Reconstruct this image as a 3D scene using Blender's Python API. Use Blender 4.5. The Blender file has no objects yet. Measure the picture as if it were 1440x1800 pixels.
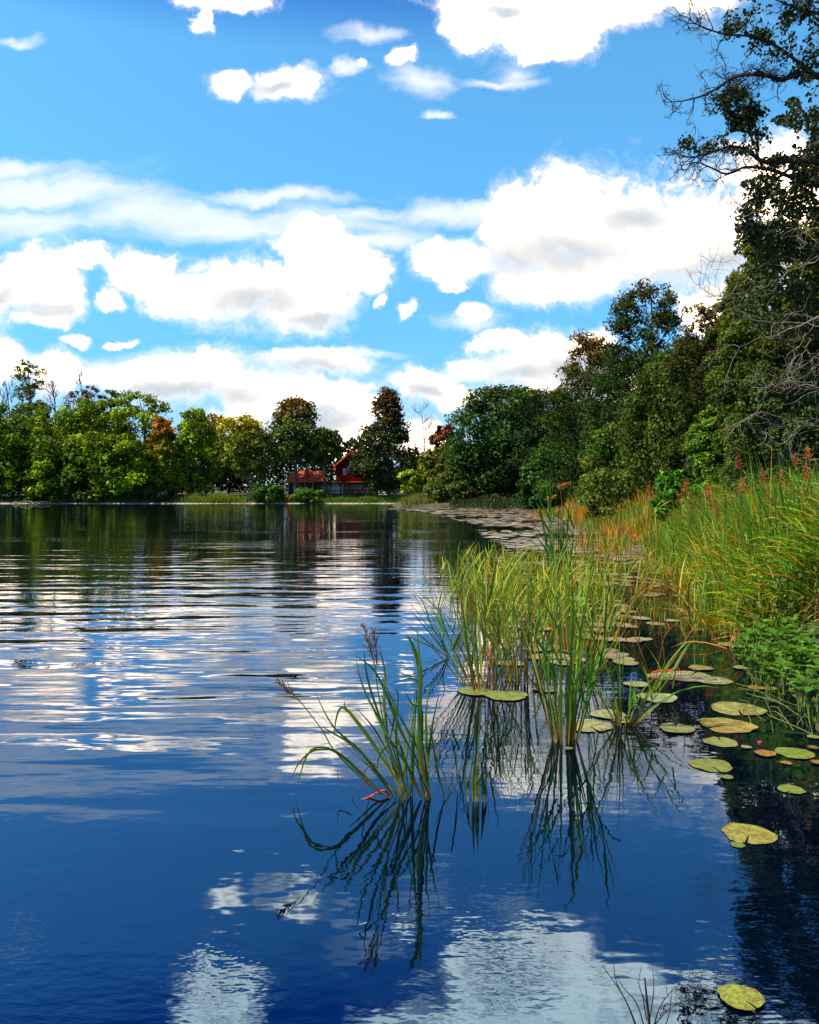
import bpy, math, random
import numpy as np

# ------------------------------------------------------------------ camera, world, sun
C = bpy.context.scene.collection
SC = bpy.context.scene
H = 1.8            # camera height above the lake
HZ = 863.0         # horizon row in the 1440 x 1800 photograph
FPX = 1440.0

cam_d = bpy.data.cameras.new("camera")
cam_d.sensor_fit = 'HORIZONTAL'; cam_d.sensor_width = 36; cam_d.lens = 36
cam_d.shift_y = -(900 - HZ) / 1440.0
cam_d.clip_start = 0.05; cam_d.clip_end = 5000
cam = bpy.data.objects.new("camera", cam_d); C.objects.link(cam)
cam.location = (0, 0, H); cam.rotation_euler = (math.radians(90), 0, 0)
SC.camera = cam

SUN_EL, SUN_AZ = 52.0, -100.0     # azimuth measured from the view direction (+Y), negative = left
sl = bpy.data.lights.new("sun", 'SUN'); sl.energy = 5.0; sl.angle = math.radians(0.5); sl.color = (1, .93, .8)
sun = bpy.data.objects.new("sun", sl); C.objects.link(sun)
sun.rotation_euler = (math.radians(90 - SUN_EL), 0, math.radians(180 - SUN_AZ))

SC.view_settings.view_transform = 'Standard'; SC.view_settings.look = 'None'
SC.view_settings.exposure = 0.75; SC.view_settings.gamma = 1.0
SC.render.film_transparent = False

def node_math(nt, op, a, b=None, c=None, clamp=False):
    n = nt.nodes.new('ShaderNodeMath'); n.operation = op; n.use_clamp = clamp
    for i, v in enumerate((a, b, c)):
        if v is None: continue
        if isinstance(v, (int, float)): n.inputs[i].default_value = v
        else: nt.links.new(v, n.inputs[i])
    return n.outputs[0]

def smooth(nt, v, a, b, lo=0.0, hi=1.0):
    n = nt.nodes.new('ShaderNodeMapRange'); n.interpolation_type = 'SMOOTHSTEP'
    nt.links.new(v, n.inputs['Value'])
    n.inputs['From Min'].default_value = a; n.inputs['From Max'].default_value = b
    n.inputs['To Min'].default_value = lo; n.inputs['To Max'].default_value = hi
    return n.outputs['Result']

def vmath(nt, op, a, b=None, c=None):
    n = nt.nodes.new('ShaderNodeVectorMath'); n.operation = op
    for i, v in enumerate((a, b, c)):
        if v is None: continue
        if isinstance(v, tuple): n.inputs[i].default_value = v
        else: nt.links.new(v, n.inputs[i])
    return n.outputs['Value'] if op == 'LENGTH' else n.outputs['Vector']

def noise(nt, vec, scale, detail=4, rough=.5, dist=0.0):
    n = nt.nodes.new('ShaderNodeTexNoise'); n.inputs['Scale'].default_value = scale
    n.inputs['Detail'].default_value = detail; n.inputs['Roughness'].default_value = rough
    n.inputs['Distortion'].default_value = dist
    if vec is not None: nt.links.new(vec, n.inputs['Vector'])
    return n

def mixc(nt, f, a, b, typ='RGBA', blend='MIX'):
    n = nt.nodes.new('ShaderNodeMix'); n.data_type = typ; n.blend_type = blend
    ia, ib = [s for s in n.inputs if s.name == 'A' and s.type == typ][0], [s for s in n.inputs if s.name == 'B' and s.type == typ][0]
    fi = n.inputs[0]
    if isinstance(f, (int, float)): fi.default_value = f
    else: nt.links.new(f, fi)
    for s, v in ((ia, a), (ib, b)):
        if isinstance(v, tuple): s.default_value = v
        else: nt.links.new(v, s)
    return [o for o in n.outputs if o.type == typ][0]

CUMULUS = [  # px x, px y, half width, half height in the photograph
 (930,400,110,80),(1060,392,140,108),(1180,420,135,92),(800,452,92,42),(1000,490,130,42),(1265,430,90,90),(1385,330,110,95),
 (1300,520,90,50),(1235,560,50,36),(1460,450,130,120),
 (415,505,88,60),(310,512,70,44),(245,470,66,34),(520,535,105,56),(575,425,74,52),(625,480,62,52),(560,485,50,40),(190,522,28,24),(150,448,52,20),
 (60,500,82,64),(-20,520,80,55),(60,560,50,18),
 (560,640,100,27),(330,672,120,42),(205,655,140,26),(500,692,160,40),(105,650,62,36),(0,650,34,40),(620,718,80,22),(750,678,68,34),
 (600,765,100,40),(745,775,70,36),(420,740,80,30),(800,700,40,22),
 (940,645,130,62),(1040,625,76,48),(870,600,52,24),(830,650,50,25),(1120,680,80,60),
 (720,548,17,17),(830,547,34,16),(665,537,16,14),(128,597,27,11),(212,600,36,7),(792,500,26,11),
 (850,15,92,62),(960,35,100,68),(1090,0,120,50),(940,88,44,26),(1200,-5,100,36),(400,-6,85,26),(352,38,18,26),
 (500,142,60,36),(402,146,35,27),(712,104,34,18),(640,112,12,8),(1010,-80,300,110),(790,-120,170,60),(1120,-40,160,60),(380,-70,70,60),(1300,-120,160,90)]
GREY = [(1010,440,130,52),(1100,385,80,30),(900,455,60,26),(1160,500,120,25),(440,525,85,36),(560,565,55,18),(60,545,60,20),(0,520,60,25),(560,652,80,14),(900,660,60,20),(1020,650,60,24),
 (300,695,120,18),(750,695,45,14),(900,28,36,10),(1280,480,70,30),(480,150,25,8),(560,740,80,20),(300,390,120,14)]
CL_LIT, CL_GREY, CL_THIN = (48.0, 34.0, 23.0, 1), (5.0, 5.7, 6.3, 1), (9.0, 9.2, 9.8, 1)
CIRRUS = [(70,335,190,52),(250,375,190,44),(420,395,170,40),(560,385,150,32),(500,340,180,14),(640,365,150,18),(760,372,110,18),
 (60,385,160,30),(680,420,90,26),(880,140,90,10),(600,620,120,10),(280,640,260,22),(650,60,60,18),(600,118,44,14),(768,205,26,10),(905,128,50,20),(40,80,46,12),(820,560,60,20),(860,370,120,20),(30,290,90,20),(740,150,60,30)]

def build_world():
    w = bpy.data.worlds.new("World"); SC.world = w; w.use_nodes = True
    nt = w.node_tree; nt.nodes.clear()
    out = nt.nodes.new('ShaderNodeOutputWorld'); bg = nt.nodes.new('ShaderNodeBackground')
    nt.links.new(bg.outputs[0], out.inputs[0]); bg.inputs['Strength'].default_value = 0.073
    sky = nt.nodes.new('ShaderNodeTexSky'); sky.sky_type = 'NISHITA'; sky.sun_disc = False
    sky.sun_elevation = math.radians(SUN_EL); sky.sun_rotation = math.radians(SUN_AZ)
    sky.air_density = 1.0; sky.dust_density = 0.25; sky.ozone_density = 2.0
    tc = nt.nodes.new('ShaderNodeTexCoord'); sep = nt.nodes.new('ShaderNodeSeparateXYZ')
    nt.links.new(tc.outputs['Generated'], sep.inputs[0])
    y = node_math(nt, 'MAXIMUM', sep.outputs['Y'], 0.12)
    u = node_math(nt, 'DIVIDE', sep.outputs['X'], y); v = node_math(nt, 'DIVIDE', sep.outputs['Z'], y)
    cmb = nt.nodes.new('ShaderNodeCombineXYZ'); nt.links.new(u, cmb.inputs[0]); nt.links.new(v, cmb.inputs[1])
    P = cmb.outputs[0]
    wn = noise(nt, P, 9, 5, .55)
    wv = vmath(nt, 'SUBTRACT', wn.outputs['Color'], (.5, .5, .5))
    Pw = vmath(nt, 'MULTIPLY_ADD', wv, (.075, .05, 0), P)
    def field(lst, k):
        acc = None
        for (cx, cy, rx, ry) in lst:
            a, b = (cx - 720) / 1440, (HZ - cy) / 1440
            sx, sy = 1440 / rx, 1440 / ry
            if lst is GREY: sx, sy = sx / 1.7, sy / 1.6
            q = vmath(nt, 'MULTIPLY_ADD', Pw, (sx, sy, 0), (-a * sx, -b * sy, 0))
            l = vmath(nt, 'LENGTH', q)
            acc = l if acc is None else node_math(nt, 'SMOOTH_MIN', acc, l, k)
        return acc
    w2 = vmath(nt, 'SUBTRACT', noise(nt, P, 30, 4, .6).outputs['Color'], (.5, .5, .5))
    Pw = vmath(nt, 'MULTIPLY_ADD', w2, (.03, .022, 0), Pw)
    d = field(CUMULUS, .22); d2 = field(CIRRUS, .35); dg = field(GREY, .5)
    n1 = noise(nt, Pw, 10, 12, .68).outputs['Fac']; n2 = noise(nt, P, 5, 4, .5).outputs['Fac']
    nl = noise(nt, vmath(nt, 'ADD', Pw, (-.009, .016, 0)), 9, 6, .6).outputs['Fac']
    nh = noise(nt, Pw, 9, 6, .6).outputs['Fac']
    dd = node_math(nt, 'MULTIPLY_ADD', n1, -2.7, d)
    alpha = smooth(nt, dd, .02, -.78)
    str_ = vmath(nt, 'MULTIPLY', Pw, (5, 20, 0)); n3 = noise(nt, str_, 1.2, 8, .62).outputs['Fac']
    dc = node_math(nt, 'MULTIPLY_ADD', n3, -2.2, d2)
    alc = smooth(nt, dc, .25, -1.0, 0, .8)
    # sides and behind: loose fair-weather clouds
    n4 = noise(nt, tc.outputs['Generated'], 2.6, 8, .6).outputs['Fac']
    gen = smooth(nt, n4, .5, .66, 0, .8)
    fr = smooth(nt, sep.outputs['Y'], .45, .75)
    a_front = node_math(nt, 'MAXIMUM', alpha, alc)
    A = nt.nodes.new('ShaderNodeMix'); A.data_type = 'FLOAT'
    nt.links.new(fr, A.inputs[0]); nt.links.new(gen, A.inputs[2]); nt.links.new(a_front, A.inputs[3])
    up = smooth(nt, sep.outputs['Z'], -.02, .03)
    al = node_math(nt, 'MULTIPLY', A.outputs[0], up)
    # cloud tone: thick hearts of the clouds are greyer
    haze = smooth(nt, v, .20, .0, 0, .38)
    core = smooth(nt, node_math(nt, 'MULTIPLY_ADD', n2, -1.6, dg), .95, -.75)
    relief = smooth(nt, node_math(nt, 'SUBTRACT', nl, nh), -.06, .10)
    deep = smooth(nt, dd, -.6, -1.3)
    csoft = node_math(nt, 'MAXIMUM', node_math(nt, 'MULTIPLY', core, .9), node_math(nt, 'MULTIPLY', node_math(nt, 'MULTIPLY', relief, deep), .4))
    csoft = node_math(nt, 'SUBTRACT', 1.0, node_math(nt, 'POWER', node_math(nt, 'SUBTRACT', 1.0, csoft), 2.0))
    ccol = mixc(nt, csoft, CL_LIT, CL_GREY)
    thin = node_math(nt, 'POWER', smooth(nt, dd, -.2, -.85, 0, 1), 1.5)
    ccol2 = mixc(nt, thin, CL_THIN, ccol)
    cr = nt.nodes.new('ShaderNodeValToRGB'); nt.links.new(sep.outputs['Z'], cr.inputs[0])
    e = cr.color_ramp.elements; e[0].position = 0.0; e[0].color = (.26, .44, .64, 1); e[1].position = .72; e[1].color = (.02, .13, .42, 1)
    for p_, c_ in ((.16, (.28, .61, .84, 1)), (.30, (.38, .82, .95, 1)), (.47, (.42, .90, 1.0, 1)), (.545, (.06, .30, .72, 1))):
        q_ = e.new(p_); q_.color = c_
    tn = vmath(nt, 'MULTIPLY', cr.outputs[0], (2.1, 2.1, 2.1))
    tint = mixc(nt, 1.0, sky.outputs[0], tn, blend='MULTIPLY')
    hz_ = mixc(nt, haze, tint, (6.2, 7.0, 7.9, 1))
    fin = mixc(nt, al, hz_, mixc(nt, fr, (5.4, 5.8, 6.3, 1), ccol2))
    nt.links.new(fin, bg.inputs['Color'])
build_world()

# ------------------------------------------------------------------ helpers
def P(px, py, Y):            # a photograph pixel at depth Y -> world
    return np.array([(px - 720) / FPX * Y, Y, H + (HZ - py) / FPX * Y])
def W(px, py, z=0.0):        # a photograph pixel on the water
    Y = (H - z) * FPX / (py - HZ)
    return np.array([(px - 720) / FPX * Y, Y, z])

def tag(o, label=None, cat=None, group=None, kind=None):
    if label: o['label'] = label
    if cat: o['category'] = cat
    if group: o['group'] = group
    if kind: o['kind'] = kind
    return o
def empty(name, loc, label, cat, group=None):
    o = bpy.data.objects.new(name, None); C.objects.link(o); o.location = tuple(loc); o.empty_display_size = .2
    return tag(o, label, cat, group)
def mesh_np(name, V, loops, starts, totals, col=None, mat=None, smooth_=False):
    me = bpy.data.meshes.new(name)
    V = np.asarray(V, np.float32)
    me.vertices.add(len(V)); me.vertices.foreach_set('co', V.ravel())
    me.loops.add(len(loops)); me.loops.foreach_set('vertex_index', np.asarray(loops, np.int32))
    me.polygons.add(len(starts)); me.polygons.foreach_set('loop_start', np.asarray(starts, np.int32))
    me.polygons.foreach_set('loop_total', np.asarray(totals, np.int32))
    if smooth_: me.polygons.foreach_set('use_smooth', np.ones(len(starts), bool))
    if col is not None:
        a = me.color_attributes.new('Col', 'FLOAT_COLOR', 'POINT')
        c4 = np.ones((len(V), 4), np.float32); c4[:, :3] = col
        a.data.foreach_set('color', c4.ravel())
    me.update(calc_edges=True); me.validate()
    if mat: me.materials.append(mat)
    return me
class Geo:
    """collects polygons, builds one mesh object"""
    def __init__(s): s.V = []; s.L = []; s.T = []; s.C = []; s.n = 0
    def add(s, V, F, col=None):
        V = np.asarray(V, float).reshape(-1, 3); F = np.asarray(F, int)
        s.V.append(V); s.L.append((F + s.n).ravel()); s.T.append(np.full(len(F), F.shape[1]))
        c = np.empty((len(V), 3)); c[:] = (.1, .1, .1) if col is None else col
        s.C.append(c); s.n += len(V)
    def box(s, x0, x1, y0, y1, z0, z1, col=None):
        v = [(x, y, z) for z in (z0, z1) for y in (y0, y1) for x in (x0, x1)]
        s.add(v, [(0, 2, 3, 1), (4, 5, 7, 6), (0, 1, 5, 4), (2, 6, 7, 3), (0, 4, 6, 2), (1, 3, 7, 5)], col)
    def prism(s, pts, y0, y1, col=None):   # pts: (x,z) outline, extruded in y
        n = len(pts)
        v = [(x, y0, z) for x, z in pts] + [(x, y1, z) for x, z in pts]
        s.add(v, [tuple(range(n))], col); k = s.n - 2 * n
        s.L.append(np.array(list(range(2 * n - 1, n - 1, -1))) + k); s.T.append(np.array([n]))
        for i in range(n):
            j = (i + 1) % n
            s.L.append(np.array([i, i + n, j + n, j]) + k); s.T.append(np.array([4]))
    def tube(s, pts, rad, sides=6, col=None):
        pts = np.asarray(pts, float); n = len(pts); rad = np.broadcast_to(rad, n)
        t = np.gradient(pts, axis=0); t /= np.linalg.norm(t, axis=1)[:, None] + 1e-9
        ref = np.array([.31, .93, .2]); a = np.cross(t, ref); a /= np.linalg.norm(a, axis=1)[:, None] + 1e-9
        b = np.cross(t, a)
        an = np.linspace(0, 2 * np.pi, sides, endpoint=False)
        V = pts[:, None] + rad[:, None, None] * (np.cos(an)[None, :, None] * a[:, None] + np.sin(an)[None, :, None] * b[:, None])
        i = np.arange(n - 1)[:, None] * sides; j = np.arange(sides)[None]
        j2 = (j + 1) % sides
        F = np.stack([i + j, i + j2, i + sides + j2, i + sides + j], -1).reshape(-1, 4)
        s.add(V.reshape(-1, 3), F, col)
    def ball(s, c, r, col=None, seg=8):
        th = np.linspace(0, np.pi, seg // 2 + 1); 
        pts = [np.array(c) + np.array([0, 0, -1]) * r[2] * np.cos(t) for t in th]
        rad = np.maximum(np.sin(th) * r[0], .002)
        s.tube(pts, rad, seg, col)
    def obj(s, name, mat, parent=None, origin=(0, 0, 0), smooth_=False):
        V = np.concatenate(s.V) - np.asarray(origin, float)
        L = np.concatenate(s.L); T = np.concatenate(s.T); S = np.concatenate([[0], np.cumsum(T)[:-1]])
        me = mesh_np(name, V, L, S, T, np.concatenate(s.C), mat, smooth_)
        o = bpy.data.objects.new(name, me); C.objects.link(o)
        if parent: o.parent = parent
        else: o.location = tuple(origin)
        return o
def copy_tree(root, loc, rz=0, sc=1.0, label=None):
    r = root.copy(); C.objects.link(r); r.location = tuple(loc); r.rotation_euler = (0, 0, rz); r.scale = (sc, sc, sc)
    if label: r['label'] = label
    for ch in list(root.children):
        c = ch.copy(); C.objects.link(c); c.parent = r
        for g in ch.children:
            d = g.copy(); C.objects.link(d); d.parent = c
    return r

def unit(v): return v / (np.linalg.norm(v, axis=-1, keepdims=True) + 1e-9)
LEAF = np.array([(-1, 0), (-.35, .5), (.45, .42), (1, 0), (.3, -.46), (-.4, -.48)])
QUAD = np.array([(-1, .1), (.1, .62), (1, -.08), (-.05, -.6)])
def leaves(geo, pos, nrm, size, col, rng, shape=QUAD, updir=None):
    n = len(pos); r = unit(rng.normal(size=(n, 3))) if updir is None else unit(updir)
    a = unit(np.cross(nrm, r)) if updir is None else unit(r - nrm * (r * nrm).sum(1, keepdims=True)); b = np.cross(nrm, a)
    k = len(shape)
    s = np.broadcast_to(size, n)[:, None, None]
    V = pos[:, None] + s * (shape[None, :, 0:1] * a[:, None] + shape[None, :, 1:2] * b[:, None])
    V += s * (np.abs(shape[None, :, 1:2]) * .35 - shape[None, :, 0:1] ** 2 * .2) * nrm[:, None]
    F = np.arange(n * k).reshape(n, k)
    geo.add(V.reshape(-1, 3), F, np.repeat(col, k, axis=0))

def blades(geo, base, d0, length, width, droop, col, rng, seg=6, side=None, colbase=None, taper=.75):
    """grass blades: base (n,3), initial direction (n,3), droop (n,) bends tip over"""
    n = len(base); t = np.linspace(0, 1, seg + 1)
    d0 = unit(d0); h = d0.copy(); h[:, 2] = 0
    h = unit(h + rng.normal(size=(n, 3)) * [.05, .05, 0])
    droop = np.asarray(droop) * np.where(rng.random(n) < .3, rng.uniform(1.2, 2.6, n), 1.0)
    L = np.broadcast_to(length, n)
    pos = np.zeros((n, seg + 1, 3)); pos[:, 0] = base; d = d0.copy()
    for k in range(seg):
        pos[:, k + 1] = pos[:, k] + d * (L / seg)[:, None]
        f = droop * ((k + 1) / seg) ** 1.5
        d = unit(d + (h * .6 + np.array([0, 0, -1.0])) * f[:, None] * (2.2 / seg))
    w = unit(np.cross(d0, h + np.array([1e-3, 2e-3, 0])) ) if side is None else side
    rot = rng.uniform(-1, 1, n)[:, None]
    w = unit(w + rot * np.cross(d0, w))
    prof = np.minimum(1, (1 - t) ** .7 * 1.15) * (.6 + .4 * np.minimum(t * 5, 1)); prof[-1] = .04
    ww = (np.broadcast_to(width, n)[:, None] * prof[None])[:, :, None] * w[:, None]
    V = np.stack([pos - ww * .5, pos + ww * .5], 2).reshape(n, -1, 3)
    i = np.arange(seg) * 2
    F1 = np.stack([i, i + 1, i + 3, i + 2], -1)
    F = (F1[None] + (np.arange(n) * (seg + 1) * 2)[:, None, None]).reshape(-1, 4)
    c = np.repeat(col[:, None], (seg + 1) * 2, 1)
    if colbase is not None:
        g = np.repeat(np.clip(1 - t * 3.2, 0, 1), 2)[None, :, None] * rng.uniform(.3, 1, n)[:, None, None]
        c = c * (1 - g) + np.array(colbase) * g
    geo.add(V.reshape(-1, 3), F, c.reshape(-1, 3))
    return pos

def spline(pts, n=14):
    p = np.asarray(pts, float); p = np.vstack([2 * p[0] - p[1], p, 2 * p[-1] - p[-2]]); o = []
    m = len(p) - 3
    for q in np.linspace(0, m - 1e-6, n):
        i = int(q); t = q - i; a, b, c, d = p[i:i + 4]
        o.append(.5 * ((2 * b) + (-a + c) * t + (2 * a - 5 * b + 4 * c - d) * t * t + (-a + 3 * b - 3 * c + d) * t ** 3))
    return np.array(o)
def strip(geo, pts, width, col, base=None, rng=None, stem=False, turn=.25):
    """one hand placed blade along a world polyline"""
    p = spline(pts, 16); n = len(p); t = np.linspace(0, 1, n)
    tan = unit(np.gradient(p, axis=0)); 
    w = unit(np.cross(tan, np.array([0, 1, 0]))) ; w = unit(w + np.array([0, turn, 0]))
    prof = (1 - .35 * t) if stem else np.minimum(1, (1 - t) ** .6 * 1.2) * (.45 + .55 * np.minimum(t * 3, 1)); prof = prof * width; prof[-1] = .0006
    c = np.repeat(np.array(col)[None], n, 0)
    if base is not None:
        g = np.clip(1 - t * 3, 0, 1)[:, None]; c = c * (1 - g) + np.array(base) * g
    if stem: geo.tube(p, prof * .5, 5, np.repeat(c, 5, 0))
    else:
        nn = np.cross(tan, w)
        V = np.stack([p - w * prof[:, None] * .5, p + nn * prof[:, None] * .14, p + w * prof[:, None] * .5], 1).reshape(-1, 3)
        i = np.arange(n - 1) * 3
        F = np.concatenate([np.stack([i, i + 1, i + 4, i + 3], -1), np.stack([i + 1, i + 2, i + 5, i + 4], -1)])
        geo.add(V, F, np.repeat(c, 3, 0))

# ------------------------------------------------------------------ materials
def new_mat(name):
    m = bpy.data.materials.new(name); m.use_nodes = True; nt = m.node_tree
    return m, nt, nt.nodes['Principled BSDF'], nt.nodes['Material Output']
def foliage_mat(name, trans=.35, rough=.5, spec=.35, gain=1.0):
    m, nt, b, out = new_mat(name)
    at = nt.nodes.new('ShaderNodeAttribute'); at.attribute_name = 'Col'
    g = nt.nodes.new('ShaderNodeNewGeometry')
    hs = nt.nodes.new('ShaderNodeHueSaturation'); nt.links.new(at.outputs['Color'], hs.inputs['Color'])
    rv = g.outputs['Random Per Island']
    mr = nt.nodes.new('ShaderNodeMapRange'); nt.links.new(rv, mr.inputs['Value']); mr.inputs['To Min'].default_value = .65 * gain; mr.inputs['To Max'].default_value = 1.4 * gain
    nt.links.new(mr.outputs[0], hs.inputs['Value'])
    nt.links.new(hs.outputs[0], b.inputs['Base Color'])
    b.inputs['Roughness'].default_value = rough; b.inputs['Specular IOR Level'].default_value = spec
    tr = nt.nodes.new('ShaderNodeBsdfTranslucent')
    h2 = nt.nodes.new('ShaderNodeHueSaturation'); nt.links.new(hs.outputs[0], h2.inputs['Color']); h2.inputs['Hue'].default_value = .487; h2.inputs['Value'].default_value = 1.5; h2.inputs['Saturation'].default_value = 1.15
    nt.links.new(h2.outputs[0], tr.inputs['Color'])
    mx = nt.nodes.new('ShaderNodeMixShader'); mx.inputs[0].default_value = trans
    nt.links.new(b.outputs[0], mx.inputs[1]); nt.links.new(tr.outputs[0], mx.inputs[2]); nt.links.new(mx.outputs[0], out.inputs['Surface'])
    return m
def noise_mat(name, c1, c2, scale=4, rough=.8, stretch=(1, 1, 1), bump=.3, spec=.3, coord='Object'):
    m, nt, b, out = new_mat(name)
    tc = nt.nodes.new('ShaderNodeTexCoord'); mp = vmath(nt, 'MULTIPLY', tc.outputs[coord], stretch)
    n = noise(nt, mp, scale, 6, .6); f = smooth(nt, n.outputs['Fac'], .3, .7)
    nt.links.new(mixc(nt, f, c1 + (1,), c2 + (1,)), b.inputs['Base Color'])
    b.inputs['Roughness'].default_value = rough; b.inputs['Specular IOR Level'].default_value = spec
    bp = nt.nodes.new('ShaderNodeBump'); bp.inputs['Strength'].default_value = bump; bp.inputs['Distance'].default_value = .05
    nt.links.new(n.outputs['Fac'], bp.inputs['Height']); nt.links.new(bp.outputs[0], b.inputs['Normal'])
    return m
M_leaf = foliage_mat('leaf', .20, .6, .08, 1.75); M_reed = foliage_mat('reed_blade', .32, .5, .2, 1.5)
M_dark = foliage_mat('alder_leaf', .12, .5, .15)
M_bark = noise_mat('bark', (.05, .04, .03), (.13, .105, .08), 6, .9, (3, 3, .6), .6)
M_pale = noise_mat('pale_bark', (.14, .12, .08), (.34, .28, .18), 8, .85, (2, 2, 1), .4)
M_twig = noise_mat('dark_twig', (.018, .014, .012), (.05, .04, .03), 8, .85)
M_soil = noise_mat('bank_soil', (.03, .03, .012), (.09, .08, .03), 1.5, .95, (1, 1, 1), .5)
M_redwood = noise_mat('red_boards', (.10, .012, .01), (.15, .02, .014), 2, .7, (6, 6, .4))
M_darkwood = noise_mat('tarred_boards', (.03, .022, .02), (.06, .045, .04), 2, .8, (6, 6, .4))
M_white = noise_mat('white_paint', (.72, .72, .7), (.82, .82, .8), 3, .5, bump=.05)
M_shore = noise_mat('pale_shore_litter', (.08, .07, .05), (.5, .45, .36), 3, .9)
M_roof = None
def roof_mat():
    m, nt, b, out = new_mat('clay_tiles')
    tc = nt.nodes.new('ShaderNodeTexCoord')
    wv = nt.nodes.new('ShaderNodeTexWave'); wv.bands_direction = 'Y'; wv.inputs['Scale'].default_value = 1.6; wv.inputs['Distortion'].default_value = .3
    nt.links.new(tc.outputs['Object'], wv.inputs['Vector'])
    n = noise(nt, tc.outputs['Object'], 2.5, 5)
    c = mixc(nt, smooth(nt, n.outputs['Fac'], .3, .7), (.60, .055, .004, 1), (.80, .10, .006, 1))
    nt.links.new(c, b.inputs['Base Color']); b.inputs['Roughness'].default_value = .75
    bp = nt.nodes.new('ShaderNodeBump'); bp.inputs['Distance'].default_value = .05; nt.links.new(wv.outputs[1], bp.inputs['Height']); nt.links.new(bp.outputs[0], b.inputs['Normal'])
    return m
M_roof = roof_mat()
def brick_mat():
    m, nt, b, out = new_mat('pale_pointed_brick')
    tc = nt.nodes.new('ShaderNodeTexCoord'); sp = nt.nodes.new('ShaderNodeSeparateXYZ'); nt.links.new(tc.outputs['Object'], sp.inputs[0])
    cb = nt.nodes.new('ShaderNodeCombineXYZ'); nt.links.new(sp.outputs[0], cb.inputs[0]); nt.links.new(sp.outputs[2], cb.inputs[1])
    br = nt.nodes.new('ShaderNodeTexBrick'); nt.links.new(cb.outputs[0], br.inputs['Vector'])
    br.inputs['Color1'].default_value = (.42, .1, .075, 1); br.inputs['Color2'].default_value = (.3, .06, .05, 1); br.inputs['Mortar'].default_value = (.75, .62, .55, 1)
    br.inputs['Scale'].default_value = 1; br.inputs['Brick Width'].default_value = .8; br.inputs['Row Height'].default_value = .27; br.inputs['Mortar Size'].default_value = .04
    nt.links.new(br.outputs[0], b.inputs['Base Color']); b.inputs['Roughness'].default_value = .9
    return m
M_brick = brick_mat()
def pad_mat():
    m, nt, b, out = new_mat('lily_pad_skin')
    at = nt.nodes.new('ShaderNodeAttribute'); at.attribute_name = 'Col'
    oi = nt.nodes.new('ShaderNodeObjectInfo'); tc = nt.nodes.new('ShaderNodeTexCoord')
    off = vmath(nt, 'MULTIPLY_ADD', tc.outputs['Object'], (1, 1, 1), None)
    n_ = off.node; cbx = nt.nodes.new('ShaderNodeCombineXYZ'); r7 = node_math(nt, 'MULTIPLY', oi.outputs['Random'], 37.0)
    nt.links.new(r7, cbx.inputs[0]); nt.links.new(cbx.outputs[0], n_.inputs[2])
    n1 = noise(nt, off, 2.6, 5, .7); n2 = noise(nt, off, 13, 4, .65)
    br = node_math(nt, 'MULTIPLY', smooth(nt, n1.outputs['Fac'], .44, .53), smooth(nt, n2.outputs['Fac'], .42, .54, .15, 1))
    c0 = mixc(nt, n2.outputs['Fac'], at.outputs['Color'], (.10, .14, .02, 1))
    cc = mixc(nt, .5, at.outputs['Color'], c0)
    n5 = noise(nt, off, 22, 3, .7); sp_ = node_math(nt, 'MULTIPLY', smooth(nt, n5.outputs['Fac'], .53, .60), .75)
    br = node_math(nt, 'MAXIMUM', node_math(nt, 'MULTIPLY', br, .9), sp_)
    c = mixc(nt, br, cc, (.10, .045, .008, 1))
    nt.links.new(c, b.inputs['Base Color']); b.inputs['Roughness'].default_value = .32; b.inputs['Specular IOR Level'].default_value = .5
    bp = nt.nodes.new('ShaderNodeBump'); bp.inputs['Strength'].default_value = .35; bp.inputs['Distance'].default_value = .01
    nt.links.new(n2.outputs['Fac'], bp.inputs['Height']); nt.links.new(bp.outputs[0], b.inputs['Normal'])
    return m
M_pad = pad_mat()

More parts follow.
